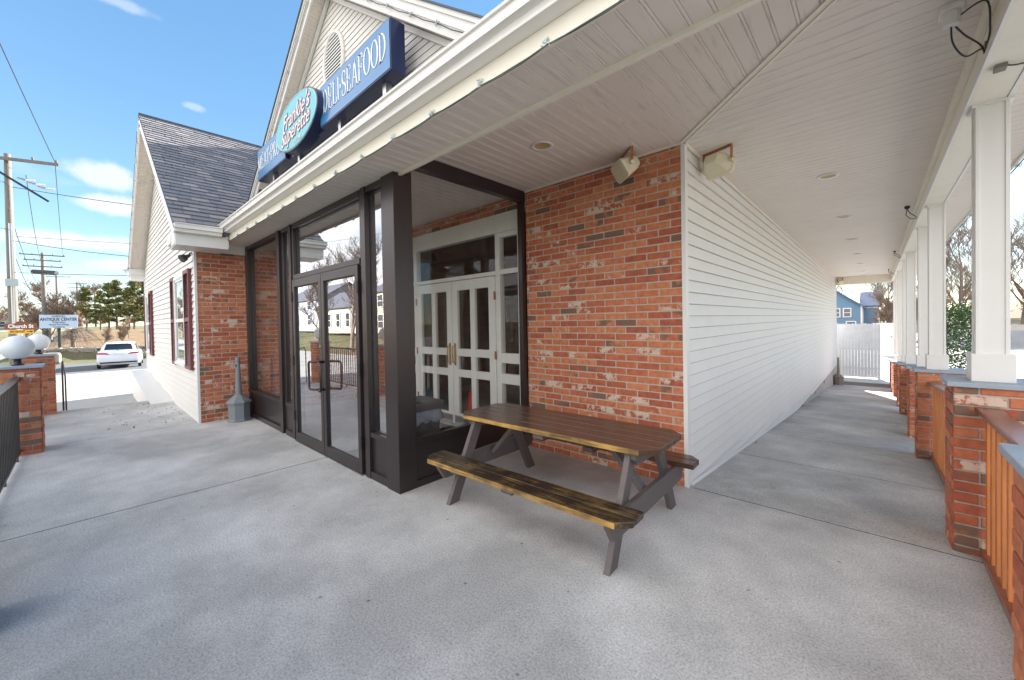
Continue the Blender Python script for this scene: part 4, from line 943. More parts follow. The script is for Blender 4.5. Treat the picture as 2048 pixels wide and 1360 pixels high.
for tx, zz, sz, dx in (("Frankie's", ez_+0.085, 0.265, 0.03), ('Superette', ez_-0.095, 0.25, -0.01)):
    text_mesh(tx, sz, (ex_+dx, ySF-0.076, zz), signpink, ov, shear=0.45, off=0.010, xs=0.95, zrot=R(3))
    text_mesh(tx, sz, (ex_+dx, ySF-0.0785, zz), signwhite, ov, shear=0.45, off=0.001, xs=0.95, zrot=R(3))
text_mesh('Est. 1988', 0.06, (ex_+0.08, ySF-0.076, ez_-0.235), signwhite, ov, shear=0.3)
for x in (-5.3, -4.3, -3.1, -2.15): mb = MB(); mb.box(x-0.03, x+0.03, ySF+0.06, ySF+0.12, 3.2, 3.665); mb.build('bracket', steel, S)
mb = MB(); mb.box(-5.7, -2.0, ySF+0.05, ySF+0.058, 3.50, 3.54); mb.build('bracket_rail', steel, S)

# ============================================================ PICNIC TABLE
T = thing('picnic_table', (-0.621, -0.965, 0), 'dark stained wooden picnic table with worn yellow edges against the brick wall', 'picnic table')
def tpart(mb, name, mat, bevel=0.004, parent=None, uv=False):
    me = bpy.data.meshes.new(name); me.from_pydata(mb.v, [], mb.f); me.materials.append(mat); me.update()
    o = bpy.data.objects.new(name, me); COL.objects.link(o); o.parent = parent or T
    if bevel: b = o.modifiers.new('bevel', 'BEVEL'); b.width = bevel; b.segments = 2; b.limit_method = 'ANGLE'
    return o
ZT, ZS, WT, LT, CT = 0.652, 0.372, 0.291, 0.857, 0.09
def plank(y0, y1, zt, th, L_, cutn=0.0, cutf=0.0):
    """plank from -L to L; cutn/cutf clip the corners on the y0 / y1 side"""
    pts = [(-L_+cutn, y0, zt-th), (L_-cutn, y0, zt-th)]
    if cutn: pts.append((L_, y0+cutn, zt-th))
    if cutf: pts += [(L_, y1-cutf, zt-th), (L_-cutf, y1, zt-th), (-L_+cutf, y1, zt-th), (-L_, y1-cutf, zt-th)]
    else: pts += [(L_, y1, zt-th), (-L_, y1, zt-th)]
    if cutn: pts.append((-L_, y0+cutn, zt-th))
    m = MB(); m.prism(pts, (0, 0, th)); return m
nb = 5; w_ = 2*WT/nb
for i in range(nb):
    y0 = -WT+i*w_; y1 = y0+w_-0.006
    tpart(plank(y0, y1, ZT, 0.036, LT, CT if i == 0 else 0, CT if i == nb-1 else 0), 'top_board', ttop)
m = MB(); m.box(-LT+CT, LT-CT, -WT-0.0025, -WT-0.0003, ZT-0.034, ZT-0.003); tpart(m, 'worn_edge', tedge, 0)
for s_ in (-1, 1):
    for k, (a, b) in enumerate(((0.441, 0.545), (0.551, 0.655))):
        y0, y1 = (a, b) if s_ > 0 else (-b, -a)
        outer = k == 1
        cn = 0.07 if (outer and s_ < 0) or (not outer and s_ > 0 and False) else 0
        cf = 0.07 if (outer and s_ > 0) else 0
        tpart(plank(y0, y1, ZS, 0.036, LT, cn, cf), 'seat_board', tseat if s_ < 0 else ttop)
m = MB(); m.box(-LT+0.07, LT-0.07, -0.655-0.0025, -0.655-0.0003, ZS-0.034, ZS-0.003); tpart(m, 'worn_edge', tedge, 0)
for sx_ in (-1, 1):
    xl = sx_*0.68; xb = xl+sx_*0.045
    for sy in (-1, 1):
        m = MB()                                          # splayed leg 38 x 90 mm
        yb, yt = sy*0.50, sy*0.195; hw = 0.052
        m.prism([(xl-0.019, yb-hw, 0), (xl-0.019, yb+hw, 0), (xl-0.019, yt+hw, ZT-0.036), (xl-0.019, yt-hw, ZT-0.036)], (0.038, 0, 0))
        tpart(m, 'leg', tleg)
    m = MB(); e = 0.61; m.prism([(xl+sx_*0.0195, -e, ZS-0.036), (xl+sx_*0.0195, -e, ZS-0.075), (xl+sx_*0.0195, -e+0.06, ZS-0.036-0.13), (xl+sx_*0.0195, e-0.06, ZS-0.036-0.13), (xl+sx_*0.0195, e, ZS-0.075), (xl+sx_*0.0195, e, ZS-0.036)], (sx_*0.038, 0, 0)); tpart(m, 'seat_beam', tleg)
    m = MB(); e = 0.26; zt_ = ZT-0.037; m.prism([(xl+sx_*0.0195, -e, zt_), (xl+sx_*0.0195, -e, zt_-0.04), (xl+sx_*0.0195, -e+0.04, zt_-0.08), (xl+sx_*0.0195, e-0.04, zt_-0.08), (xl+sx_*0.0195, e, zt_-0.04), (xl+sx_*0.0195, e, zt_)], (sx_*0.036, 0, 0)); tpart(m, 'top_cleat', tleg)
    m = MB(); m.obox(((xl-sx_*0.15), 0, 0.45), (sx_*-0.30, 0, 0.33), (0, 1, 0), (0.33*sx_, 0, 0.30), 0.235, 0.035, 0.018); tpart(m, 'brace', tleg)
m = MB(); m.box(-0.045, 0.045, -0.27, 0.27, ZT-0.076, ZT-0.037); tpart(m, 'top_cleat', tleg)
for sy in (-1, 1):
    m = MB(); a, b = sorted((sy*0.43, sy*0.62)); m.box(-0.05, 0.05, a, b, ZS-0.076, ZS-0.037); tpart(m, 'seat_cleat', tleg)
    m = MB(); m.box(-0.56, -0.47, a, b, ZS-0.07, ZS-0.037); tpart(m, 'seat_cleat', tleg)
T.rotation_euler.z = 0.033

# ============================================================ BRICK PIERS, COLUMNS, RAILINGS
def pier(x0, y0, sx_, sy_, zf, zc, label, seedk, group):
    P_ = thing('brick_pier', (x0+sx_/2, y0+sy_/2, zf), label, 'pier', group)
    mb = MB(); zz = zc-0.03
    bricks(mb, (x0, y0, 0), (1, 0, 0), (0, -1, 0), sx_, zf, zz, phase=0.0, seedk=seedk, splotch=0.14)
    bricks(mb, (x0, y0+sy_, 0), (1, 0, 0), (0, 1, 0), sx_, zf, zz, phase=-0.1, seedk=seedk+1, splotch=0.12)
    bricks(mb, (x0, y0, 0), (0, 1, 0), (-1, 0, 0), sy_, zf, zz, phase=-0.1, seedk=seedk+2, splotch=0.08)
    bricks(mb, (x0+sx_, y0, 0), (0, 1, 0), (1, 0, 0), sy_, zf, zz, phase=-0.05, seedk=seedk+3, splotch=0.1)
    b = mb.build('brick_shaft', brickm, P_, attr=True)
    m = MB(); m.box(x0+0.002, x0+sx_-0.002, y0+0.002, y0+sy_-0.002, zf-0.3, zz); m.build('mortar', mortar, b)
    c = MB(); c.box(x0-0.03, x0+sx_+0.03, y0-0.03, y0+sy_+0.03, zz, zc); c.build('cap_stone', bluestone, P_, bevel=0.004)
    return P_
def column(x, y, z0, label, group='white porch columns'):
    c = thing('porch_column', (x+0.06, y+0.06, z0), label, 'column', group)
    m = MB(); m.box(x, x+0.12, y, y+0.12, z0+0.16, 2.66); m.build('shaft', trimw, c, bevel=0.004)
    m = MB(); m.box(x-0.006, x+0.012, y-0.006, y+0.012, z0+0.16, 2.655); m.box(x+0.108, x+0.126, y-0.006, y+0.012, z0+0.16, 2.655)
    m.box(x-0.006, x+0.012, y+0.108, y+0.126, z0+0.16, 2.655); m.build('corner_strip', trimw, c, bevel=0.002)
    m = MB(); m.box(x-0.026, x+0.146, y-0.024, y+0.146, z0, z0+0.165); m.build('base', trimw, c, bevel=0.004)
    m = MB(); m.box(x-0.02, x+0.14, y-0.02, y+0.14, 2.645, 2.66); m.build('collar', trimw, c)
py = [0.11, 3.0, 4.55, 7.55, 9.1, 12.0, 13.6, 16.1]
names = ['nearest full pier beside the walkway', 'second pier along the walkway', 'third pier along the walkway', 'fourth pier along the walkway', 'fifth pier along the walkway', 'sixth pier along the walkway', 'seventh pier along the walkway', 'last pier at the far end of the walkway']
cn = ['nearest and widest looking white square porch column', 'second white porch column from the camera', 'third white porch column, half hidden by the second', 'fourth white porch column', 'fifth white porch column', 'sixth white porch column', 'seventh white porch column', 'farthest white porch column under the end beam']
pier(1.50, -1.86, 0.38, 0.33, 0.0, 1.02, 'brick pier cut by the right edge of the photo, blue stone cap corner showing', 300, 'brick piers with stone caps')
column(1.635, -1.80, 1.02, 'white porch column at the corner, outside the right edge')
for i, y in enumerate(py):
    zf = wz(y)-0.02; zc = 1.02-0.076*max(0, y-0.1)
    pier(1.53, y, 0.36, 0.33, zf, zc, 'brick pier with blue stone cap, '+names[i], 310+10*i, 'brick piers with stone caps')
    column(1.632, y+0.08, zc, cn[i])
def wood_rail(y0, y1, label):
    zf0, zf1 = wz(y0), wz(y1); t = thing('wooden_railing', (1.66, y0, zf0), label, 'railing', 'stained wooden railings')
    xb = 1.66
    m = MB(); m.prism([(xb-0.045, y0, zf0+0.855), (xb+0.055, y0, zf0+0.855), (xb+0.055, y0, zf0+0.885), (xb-0.045, y0, zf0+0.885)], (0, y1-y0, zf1-zf0)); m.build('top_rail', railcap, t, bevel=0.005)
    m = MB(); m.prism([(xb-0.03, y0, zf0+0.015), (xb+0.04, y0, zf0+0.015), (xb+0.04, y0, zf0+0.055), (xb-0.03, y0, zf0+0.055)], (0, y1-y0, zf1-zf0)); m.build('bottom_rail', railcap, t, bevel=0.004)
    y = y0+0.07
    while y < y1-0.03:
        zf = zf0+(zf1-zf0)*(y-y0)/(y1-y0); m = MB(); m.box(xb-0.012, xb+0.026, y-0.019, y+0.019, zf+0.05, zf+0.857); m.build('baluster', redwood, t, bevel=0.002); y += 0.125
wood_rail(-1.53, 0.11, 'nearest orange brown wooden railing between the two closest brick piers')
wood_rail(0.44, 3.0, 'wooden railing between the nearest full pier and the second pier')
wood_rail(4.88, 7.55, 'wooden railing between the third and fourth piers'); wood_rail(9.43, 12.0, 'wooden railing between the fifth and sixth piers'); wood_rail(13.93, 16.1, 'farthest wooden railing before the end of the walkway')
# front edge piers with globe lamps and iron railing
def globe(x, y, z, label):
    g = thing('globe_lamp', (x, y, z), label, 'lamp', 'white globe lamps on piers')
    m = MB(); m.lathe([(0.05, z), (0.05, z+0.012), (0.032, z+0.02), (0.03, z+0.07), (0.05, z+0.075), (0.05, z+0.09)], x, y, 20); m.build('lamp_base', black, g, smooth=True)
    m = MB(); r_ = 0.138; cz = z+0.075+r_*0.96; m.lathe([(max(0.001, r_*math.sin(a)), cz-r_*math.cos(a)) for a in lin(0.25, math.pi-0.001, 22)], x, y, 32); m.build('globe', globem, g, smooth=True)
fp = [(-9.42, 'brick pier at the far end of the slab, behind the nearer globe pier', 'farther white globe lamp, partly hidden by the nearer globe'), (-6.32, 'brick pier at the left edge, beside the iron railing', 'nearer white globe lamp at the left edge of the photo'), (-2.15, 'brick pier on the porch front edge, outside the left of the photo', 'white globe lamp on a front pier outside the photo'), (0.4, 'brick pier on the front edge behind the camera', 'white globe lamp behind the camera')]
for i, (x, l1, l2) in enumerate(fp):
    pier(x, -4.14, 0.33, 0.34, -0.02, 1.025, l1, 420+10*i, 'brick piers with stone caps'); globe(x+0.16, -3.97, 1.025, l2)
def iron_rail(x0, x1, label):
    t = thing('iron_railing', (x0, -3.97, 0), label, 'railing', 'dark iron railings on the porch edge')
    m = MB(); m.box(x0, x1, -3.99, -3.94, 0.885, 0.905); m.box(x0, x1, -3.985, -3.945, 0.865, 0.885); m.build('top_rail', ironm, t, bevel=0.004)
    m = MB(); m.box(x0, x1, -3.98, -3.95, 0.05, 0.075); x = x0+0.3
    while x < x1: m.box(x-0.012, x+0.012, -3.977, -3.953, 0.0, 0.05); x += 1.0
    m.build('bottom_rail', ironm, t)
    x = x0+0.06
    while x < x1-0.02: m = MB(); m.box(x-0.008, x+0.008, -3.973, -3.957, 0.075, 0.866); m.build('baluster', ironm, t); x += 0.105
iron_rail(-9.09, -6.32, 'iron railing between the two globe piers'); iron_rail(-5.99, -2.15, 'dark iron railing running off the left edge of the photo'); iron_rail(-1.82, 0.4, 'iron railing along the porch front behind the camera')

# ============================================================ SMALL THINGS
def ashtray(x, y, z, s_, mat, label):
    t = thing('ash_receptacle', (x, y, z), label, 'ashtray', 'free-standing cigarette receptacles')
    m = MB(); m.lathe([(0.165*s_, z), (0.165*s_, z+0.02*s_), (0.145*s_, z+0.035*s_), (0.15*s_, z+0.27*s_)], x, y, 8, rot=0.2); m.build('base', mat, t, bevel=0.003)
    m = MB(); m.lathe([(0.17*s_, z+0.27*s_), (0.17*s_, z+0.295*s_), (0.05*s_, z+0.40*s_)], x, y, 8, rot=0.2); m.build('shoulder', mat, t, bevel=0.003)
    m = MB(); m.lathe([(0.045*s_, z+0.40*s_), (0.028*s_, z+0.90*s_), (0.033*s_, z+0.905*s_), (0.033*s_, z+0.955*s_), (0.02*s_, z+0.97*s_)], x, y, 12); m.build('tube', mat, t, smooth=False)
    m = MB(); m.obox((x+0.012*s_, y-0.028*s_, z+0.84*s_), (1, 0, 0), (0, 1, 0), (0, 0, 1), 0.008*s_, 0.006*s_, 0.02*s_); m.build('slot', winm, t)
ashtray(-5.97, -1.86, 0, 1.0, greypl, 'tall grey plastic cigarette receptacle by the brick return and glass entrance')
ashtray(0.14, 15.4, wz(15.4), 1.05, tanpl, 'small taupe cigarette receptacle at the far end of the white siding wall')

def bin_():
    t = thing('trash_bin', (-2.32, -1.12, 0), 'square brown bin with a grey bag folded over its rim, behind the side glass', 'trash bin')
    x, y = -2.32, -1.12
    m = MB(); m.lathe([(0.22, 0.0), (0.26, 0.55)], x, y, 4, rot=math.pi/4); m.build('body', canbr, t, bevel=0.02)
    m = MB(); n_ = 40; prof = []
    for k, (zz, rr) in enumerate(((0.56, 0.265), (0.51, 0.28), (0.46, 0.29), (0.43, 0.29))):
        ring = []
        for j in range(n_):
            a = 2*math.pi*j/n_; sq = 1/max(abs(math.cos(a)), abs(math.sin(a))); w = rr*0.72*min(sq, 1.3)*(1+0.035*math.sin(j*2.3+k)*(k > 0)+0.02*math.sin(j*5.1))
            ring.append((x+w*math.cos(a), y+w*math.sin(a), zz+(0.02*math.sin(j*1.7) if k == 3 else 0)))
        m.v += ring
    for k in range(3):
        for j in range(n_): j2 = (j+1) % n_; m.f.append((k*n_+j, k*n_+j2, (k+1)*n_+j2, (k+1)*n_+j)); m.c.append((0, 0, 0))
    m.build('bag', baggrey, t, smooth=True)
    m = MB(); m.lathe([(0.285, 0.55), (0.29, 0.62), (0.27, 0.635), (0.17, 0.59), (0.165, 0.50)], x, y, 4, rot=math.pi/4, cap=False); m.build('lid', canbr, t, bevel=0.008)
bin_()
t = thing('traffic_cone', (-2.98, 0.2, 0.05), 'small red traffic cone standing inside the white doors', 'traffic cone')
m = MB(); m.lathe([(0.10, 0.06), (0.025, 0.46), (0.012, 0.465)], -2.98, 0.2, 20); m.build('cone_body', conered, t, smooth=True)
m = MB(); m.box(-3.09, -2.87, 0.09, 0.31, 0.03, 0.06); m.build('cone_base', conered, t, bevel=0.01)

def speaker(c, dirv, label, sc=1.0):
    """box horn speaker under a U bracket; dirv = mouth direction"""
    t = thing('loudspeaker', c, label, 'loudspeaker', 'cream box loudspeakers under the porch ceiling')
    c = Vector(c); f_ = Vector(dirv).normalized(); s_ = f_.cross(Vector((0, 0, 1))).normalized(); u_ = s_.cross(f_)
    def ring(d_, w, h, ch): 
        pts = [(-w, -h+ch), (-w+ch, -h), (w-ch, -h), (w, -h+ch), (w, h-ch), (w-ch, h), (-w+ch, h), (-w, h-ch)]
        return [c+f_*d_+s_*a*sc+u_*b*sc for a, b in pts]
    rs_ = [ring(-0.085*sc, 0.05, 0.035, 0.015), ring(-0.03*sc, 0.085, 0.055, 0.02), ring(0.03*sc, 0.095, 0.062, 0.02), ring(0.036*sc, 0.102, 0.068, 0.02), ring(0.06*sc, 0.102, 0.068, 0.02)]
    m = MB()
    for r_ in rs_: m.v += [tuple(p) for p in r_]
    for k in range(len(rs_)-1):
        for j in range(8): j2 = (j+1) % 8; m.f.append((k*8+j, k*8+j2, (k+1)*8+j2, (k+1)*8+j)); m.c.append((0, 0, 0))
    m.f.append(tuple(range(7, -1, -1))); m.c.append((0, 0, 0)); m.f.append(tuple(range(32, 40))); m.c.append((0, 0, 0))
    m.build('speaker_box', plastic, t, bevel=0.004)
    g = MB(); cc = c+f_*(0.0605*sc); g.obox(cc, s_, u_, f_, 0.085*sc, 0.052*sc, 0.002); g.obox(cc+f_*0.002, s_, u_, f_, 0.085*sc, 0.002, 0.003); g.build('front_grille', plastic, t)
    b = MB(); zt_ = HC-0.002
    p1 = c+s_*0.107*sc; p2 = c-s_*0.107*sc; top = Vector((0, 0, 1))
    for p in (p1, p2):
        q = Vector((p.x, p.y, zt_)); mid_ = (p+q)/2; b.obox(mid_, s_, f_, (0, 0, 1), 0.003, 0.014, (q-p).length/2+0.012)
    mid_ = Vector((c.x, c.y, zt_-0.003)); b.obox(mid_, s_, f_, (0, 0, 1), 0.11*sc, 0.014, 0.003)
    b.build('bracket', rustbr, t)
    for p, s2 in ((p1, 1), (p2, -1)): k = MB(); k.tube([p+s_*s2*0.0, p+s_*s2*0.014], 0.013*sc, 12); k.build('knob', plastic, t)
speaker((-0.43, -0.16, 2.765), (-0.55, -0.62, -0.50), 'cream loudspeaker on a rusty bracket above the brick wall', 1.22)
speaker((0.17, 0.36, 2.765), (0.32, 0.9, -0.42), 'cream loudspeaker on a rusty bracket above the white siding, near the corner', 1.22)
speaker((0.16, 16.3, 2.72), (0.6, -0.6, -0.45), 'distant loudspeaker at the far end of the siding wall', 1.0)

for i, (x, y) in enumerate([(-0.867, -0.795), (0.82, 1.9), (0.835, 4.27), (0.84, 6.65), (0.85, 9.1), (0.855, 11.5), (0.855, 14.1), (0.855, 16.1), (-4.0, -0.8)]):
    lab = ['recessed ceiling light over the picnic table', 'nearest recessed light above the walkway', 'second recessed light above the walkway', 'third recessed light above the walkway', 'fourth recessed light above the walkway', 'fifth recessed light above the walkway', 'sixth recessed light above the walkway', 'last recessed light above the walkway by the end beam', 'recessed light inside the glass vestibule'][i]
    t = thing('recessed_light', (x, y, HC), lab, 'ceiling light', 'round recessed ceiling lights')
    m = MB(); m.lathe([(0.074, HC-0.001), (0.094, HC-0.003), (0.092, HC-0.010), (0.070, HC-0.009), (0.066, HC-0.002)], x, y, 32, cap=False); m.build('trim_ring', trimw, t, smooth=True)
    m = MB(); m.lathe([(0.071, HC-0.006), (0.06, HC-0.0018), (0.001, HC-0.0012)], x, y, 24, cap=False); m.build('cup', lampcup, t, smooth=True)

# string of clear light clips along the fascia and the gable rakes
def clip(mb, p, seed):
    r_ = random.Random(seed); p = Vector(p)
    for _ in range(5):
        a = [p+Vector((r_.uniform(-.022, .022), r_.uniform(-.015, .012), r_.uniform(-.02, .02))) for _ in range(4)]; mb.tube(a, 0.0035, 5)
xs_c = [1.0, 0.54, 0.097, -0.338, -0.759, -1.195, -1.634, -2.074, -2.524, -2.982, -3.373, -3.845, -4.305, -4.691, -5.159, -5.676]
t = thing('string_lights', (-2.3, -1.99, 2.68), 'green wire with clear clips strung along the porch fascia', 'string lights')
m = MB(); pts = []
for i, x in enumerate(xs_c):
    pts.append((x, -1.992, 2.672))
    if i < len(xs_c)-1: x2 = xs_c[i+1]; pts += [(x+(x2-x)*0.33, -1.985, 2.669+0.002*math.sin(i*3)), (x+(x2-x)*0.66, -1.985, 2.669)]
m.tube(pts, 0.0024, 6); m.tube([(a, b+0.006, c-0.002+0.002*math.sin(a*9)) for a, b, c in pts], 0.002, 6); m.build('cable', wiregreen, t)
for i, x in enumerate(xs_c): m = MB(); clip(m, (x, -1.998, 2.682), i); m.build('light_clip', clipm, t)
for s_, lab in ((1, 'string of light clips along the right rake of the front gable'), (-1, 'string of light clips along the left rake of the front gable')):
    t = thing('string_lights', (GX, GYF, GZ-0.2), lab, 'string lights')
    m = MB(); pts = [(GX+s_*u_, GYF-0.012, GZ-SL*u_-0.14-0.012*(k % 2)) for k, u_ in enumerate(lin(0.2, 3.3, 18))]; m.tube(pts, 0.004, 5); m.build('cable', wirem, t)
    for k in range(0, 18, 2):
        m = MB(); clip(m, pts[k], 50+k); m.build('light_clip', clipm, t)
t = thing('string_lights', (RX, RYF, RZ-0.2), 'string of light clips down the rake of the left wing gable', 'string lights')
m = MB(); pts = [(RX-u_, RYF-0.012, RZ-0.68*u_-0.13-0.01*(k % 2)) for k, u_ in enumerate(lin(0.2, 3.8, 18))]; m.tube(pts, 0.005, 5); m.build('cable', wirem, t)
for k in range(1, 18, 2): m = MB(); clip(m, pts[k], 80+k); m.build('light_clip', clipm, t)
t = thing('string_lights', (2.07, 6, 2.68), 'light clips along the right hand eave above the columns', 'string lights')
m = MB(); m.tube([(2.075, y, 2.672+0.006*math.sin(y*5)) for y in lin(0.2, 15, 50)], 0.005, 5); m.build('cable', wirem, t)
for k, y in enumerate(lin(0.6, 12, 26)): m = MB(); clip(m, (2.08, y, 2.675), 120+k); m.build('light_clip', clipm, t)

# outdoor fixtures with cables near the beam
def fixture(x, y, label, big=1.0):
    t = thing('ceiling_fixture', (x, y, HC), label, 'light fixture', 'small fixtures with hanging cable by the beam')
    m = MB(); m.lathe([(0.035*big, HC-0.002), (0.035*big, HC-0.03*big), (0.02*big, HC-0.05*big)], x, y, 12); m.build('junction_box', black, t)
    m = MB(); m.tube([(x, y, HC-0.04), (x+0.03, y+0.02, HC-0.12*big), (x+0.075, y+0.05, HC-0.17*big), (1.60, y+0.12, 2.75), (1.605, y+0.16, 2.70)], 0.005, 6)
    m.tube([(x, y, HC-0.04), (x-0.01, y+0.05, HC-0.14*big), (x+0.04, y+0.1, HC-0.2*big), (1.60, y+0.1, 2.73)], 0.005, 6); m.build('cable', wirem, t)
fixture(1.50, 4.2, 'black cable box on the ceiling beside the second column', 0.8); fixture(1.50, 9.3, 'small cable box on the ceiling farther down the beam', 0.6); fixture(1.48, 14.2, 'farthest small cable box on the ceiling by the beam', 0.6)
t = thing('ceiling_fixture', (1.47, -0.57, HC), 'white fixture with looping black cables at the top right of the photo', 'light fixture', 'small fixtures with hanging cable by the beam')
m = MB(); m.box(1.42, 1.50, -0.62, -0.52, HC-0.03, HC-0.001); m.lathe([(0.03, HC-0.09), (0.035, HC-0.03)], 1.46, -0.57, 12); m.build('junction_box', trimw, t, bevel=0.004)
def cat(pts, n_=8):
    P_ = [Vector(p) for p in pts]; o = []
    for i in range(len(P_)-1):
        p0, p1, p2, p3 = P_[max(i-1, 0)], P_[i], P_[i+1], P_[min(i+2, len(P_)-1)]
        for k in range(n_):
            u = k/n_; o.append(0.5*((2*p1)+(p2-p0)*u+(2*p0-5*p1+4*p2-p3)*u*u+(3*p1-p0-3*p2+p3)*u**3))
    return o+[P_[-1]]
m = MB(); m.tube(cat([(1.46, -0.57, HC-0.07), (1.47, -0.52, HC-0.15), (1.52, -0.42, HC-0.19), (1.575, -0.35, HC-0.15), (1.60, -0.33, 2.76)]), 0.0038, 8)
m.tube(cat([(1.46, -0.57, HC-0.07), (1.51, -0.50, HC-0.12), (1.575, -0.38, HC-0.14), (1.61, -0.33, 2.70), (1.68, -0.30, 2.65), (1.78, -0.25, 2.655), (1.95, -0.2, 2.64), (2.05, -0.15, 2.66)]), 0.0038, 8)
m.tube(cat([(1.47, -0.56, HC-0.06), (1.56, -0.62, HC-0.05), (1.59, -0.5, HC-0.12), (1.60, -0.36, HC-0.14)]), 0.0038, 8); m.build('cable', wirem, t)
m = MB(); m.box(1.592, 1.604, -0.36, -0.31, 2.74, 2.78); m.build('cable_clamp', tanpl, t)
m = MB(); m.box(1.63, 1.67, -0.33, -0.27, 2.64, 2.66); m.build('cable_clamp', tanpl, t)
# black flood lamp on the wing corner
t = thing('flood_lamp', (-6.42, -2.32, 2.50), 'small black flood lamp on the wing corner above the brick return', 'flood lamp')
m = MB(); d_ = Vector((0.25, -0.75, -0.5)).normalized(); c0 = Vector((-6.42, -2.33, 2.52)); m.tube([c0, c0+d_*0.05, c0+d_*0.07, c0+d_*0.13], [0.02, 0.03, 0.05, 0.06], 14); m.build('lamp_head', black, t, smooth=False)
m = MB(); m.tube([(-6.42, -2.30, 2.56), (-6.42, -2.33, 2.55), c0], 0.012, 8); m.build('lamp_arm', black, t)

exec_far = True
# ============================================================ VEGETATION
def branches(seed, H, trunk_r, levels=4, spread=0.55, nb=5, upb=0.25, start=0.3, lean=0.0, minr=0.004):
    r_ = random.Random(seed); tr, tw = MB(), MB()
    def grow(p, d, L_, rad, lv):
        n_ = 4 if lv < 2 else 3; pts = [p]; q = p.copy(); dd = d.copy()
        for i in range(n_):
            dd = (dd+Vector((r_.uniform(-1, 1), r_.uniform(-1, 1), r_.uniform(-0.5, 0.9)))*0.13).normalized(); q = q+dd*L_/n_; pts.append(q.copy())
        rr = [max(minr, rad*(1-0.65*i/n_)) for i in range(n_+1)]
        (tr if lv <= 1 else tw).tube(pts, rr, 7 if lv == 0 else (5 if lv == 1 else 3), cap=False)
        if lv >= levels: return
        k = nb+(2 if lv == 0 else 0)
        for j in range(k):
            t_ = r_.uniform(start if lv == 0 else 0.25, 1.0); i = min(n_-1, int(t_*n_)); f_ = t_*n_-i; b = pts[i].lerp(pts[i+1], f_)
            ax = Vector((r_.uniform(-1, 1), r_.uniform(-1, 1), r_.uniform(-0.2, 0.5))).normalized()
            nd = (dd*(1-spread)+ax*spread+Vector((0, 0, upb))).normalized()
            grow(b, nd, L_*r_.uniform(0.42, 0.66), rr[i]*0.55, lv+1)
    grow(Vector((0, 0, 0)), Vector((lean, 0, 1)).normalized(), H*0.62, trunk_r, 0)
    return tr, tw
def tree_src(name, mats, **kw):
    tr, tw = branches(**kw)
    root = bpy.data.objects.new(name, None); COL.objects.link(root)
    tr.build('trunk', mats[0], root, smooth=True); tw.build('crown', mats[1], root)
    return root
def leafy_src(name, H, rad, seed, n_, mat, kind='cone', size=0.16, trunk=True):
    r_ = random.Random(seed); root = bpy.data.objects.new(name, None); COL.objects.link(root)
    if trunk:
        tr = MB(); tr.tube([(0, 0, 0), (r_.uniform(-.1, .1), 0, H*0.5), (0, 0, H*0.95)], [0.11, 0.08, 0.02], 7)
        for k in range(16):
            z = H*(0.2+0.75*k/16); a = k*2.4; rr = rad*(1-z/H)*1.0+0.15; tr.tube([(0, 0, z), (rr*math.cos(a), rr*math.sin(a), z+0.12)], [0.03, 0.008], 4)
        tr.build('trunk', barkm, root)
    lf = MB(); limbs = []
    for _ in range(70):
        h = 0.16+0.84*r_.random()**0.9; limbs.append((h, r_.uniform(0, 6.28), rad*((1-h)**0.8*1.0+0.10)*r_.uniform(0.55, 1.2)))
    for k in range(n_):
        h, a, R_ = limbs[r_.randrange(len(limbs))]; t_ = r_.random()**0.6
        c = Vector((R_*t_*math.cos(a), R_*t_*math.sin(a), H*h+0.28*t_*R_)) + Vector((r_.gauss(0, .10), r_.gauss(0, .10), r_.gauss(0, .065)))*(0.5+t_)
        n1 = Vector((r_.uniform(-1, 1), r_.uniform(-1, 1), r_.uniform(-0.3, 1))).normalized(); n2 = n1.orthogonal().normalized(); n3 = n1.cross(n2); s_ = size*r_.uniform(0.5, 1.3)
        lf.quad(c-n2*s_, c+n3*s_*0.5, c+n2*s_, c-n3*s_*0.5)
    lf.build('crown', mat, root); return root
def place(src, used, loc, rz, s_, label, cat, group):
    o = src if not used[0] else copy_tree(src); used[0] = True
    o.location = loc; o.rotation_euler.z = rz; o.scale = (s_, s_, s_); tag(o, label, cat, group); return o
ev = leafy_src('evergreen_tree', 5.4, 1.35, 5, 5200, leafd, size=0.10); ue = [False]
evs = [(-73, -3.2, 1.0, 'leftmost dark evergreen of the row on the hill'), (-71.4, -2.0, 0.92, 'second evergreen from the left on the hill'), (-72.5, -1.2, 1.12, 'third evergreen on the hill, taller'), (-69.5, -0.6, 1.15, 'middle evergreen of the hill row'), (-70.5, 0.6, 1.0, 'fifth evergreen on the hill'), (-68, 0.9, 1.12, 'sixth evergreen on the hill, beside the building corner'), (-69, 2.2, 1.2, 'seventh evergreen, partly behind the building corner'), (-66.5, 2.6, 1.1, 'rightmost evergreen, mostly hidden by the store wing')]
for i, (x, y, s_, lb) in enumerate(evs): place(ev, ue, (x, y, gh(x, y)-0.1), i*1.3, s_, lb, 'evergreen', 'evergreen trees on the hill')
bt = tree_src('bare_tree', (barkm, twigr), seed=11, H=8.2, trunk_r=0.24, levels=4, nb=7, spread=0.62, start=0.12, minr=0.026); ub = [False]
bts = [(-92, -7.0, 1.05, 'wide reddish bare tree behind the antique centre sign'), (-96, -9.5, 0.9, 'bare tree left of the reddish tree'), (-90, -4.0, 0.85, 'bare tree between the reddish tree and the evergreens'), (-78, 3.2, 1.0, 'bare tree rising behind the evergreens'), (-104, -15, 1.1, 'bare tree by the white house at the far left')]
for i, (x, y, s_, lb) in enumerate(bts): place(bt, ub, (x, y, gh(x, y)-0.1), i*2.1, s_, lb, 'bare tree', 'bare trees across the road')
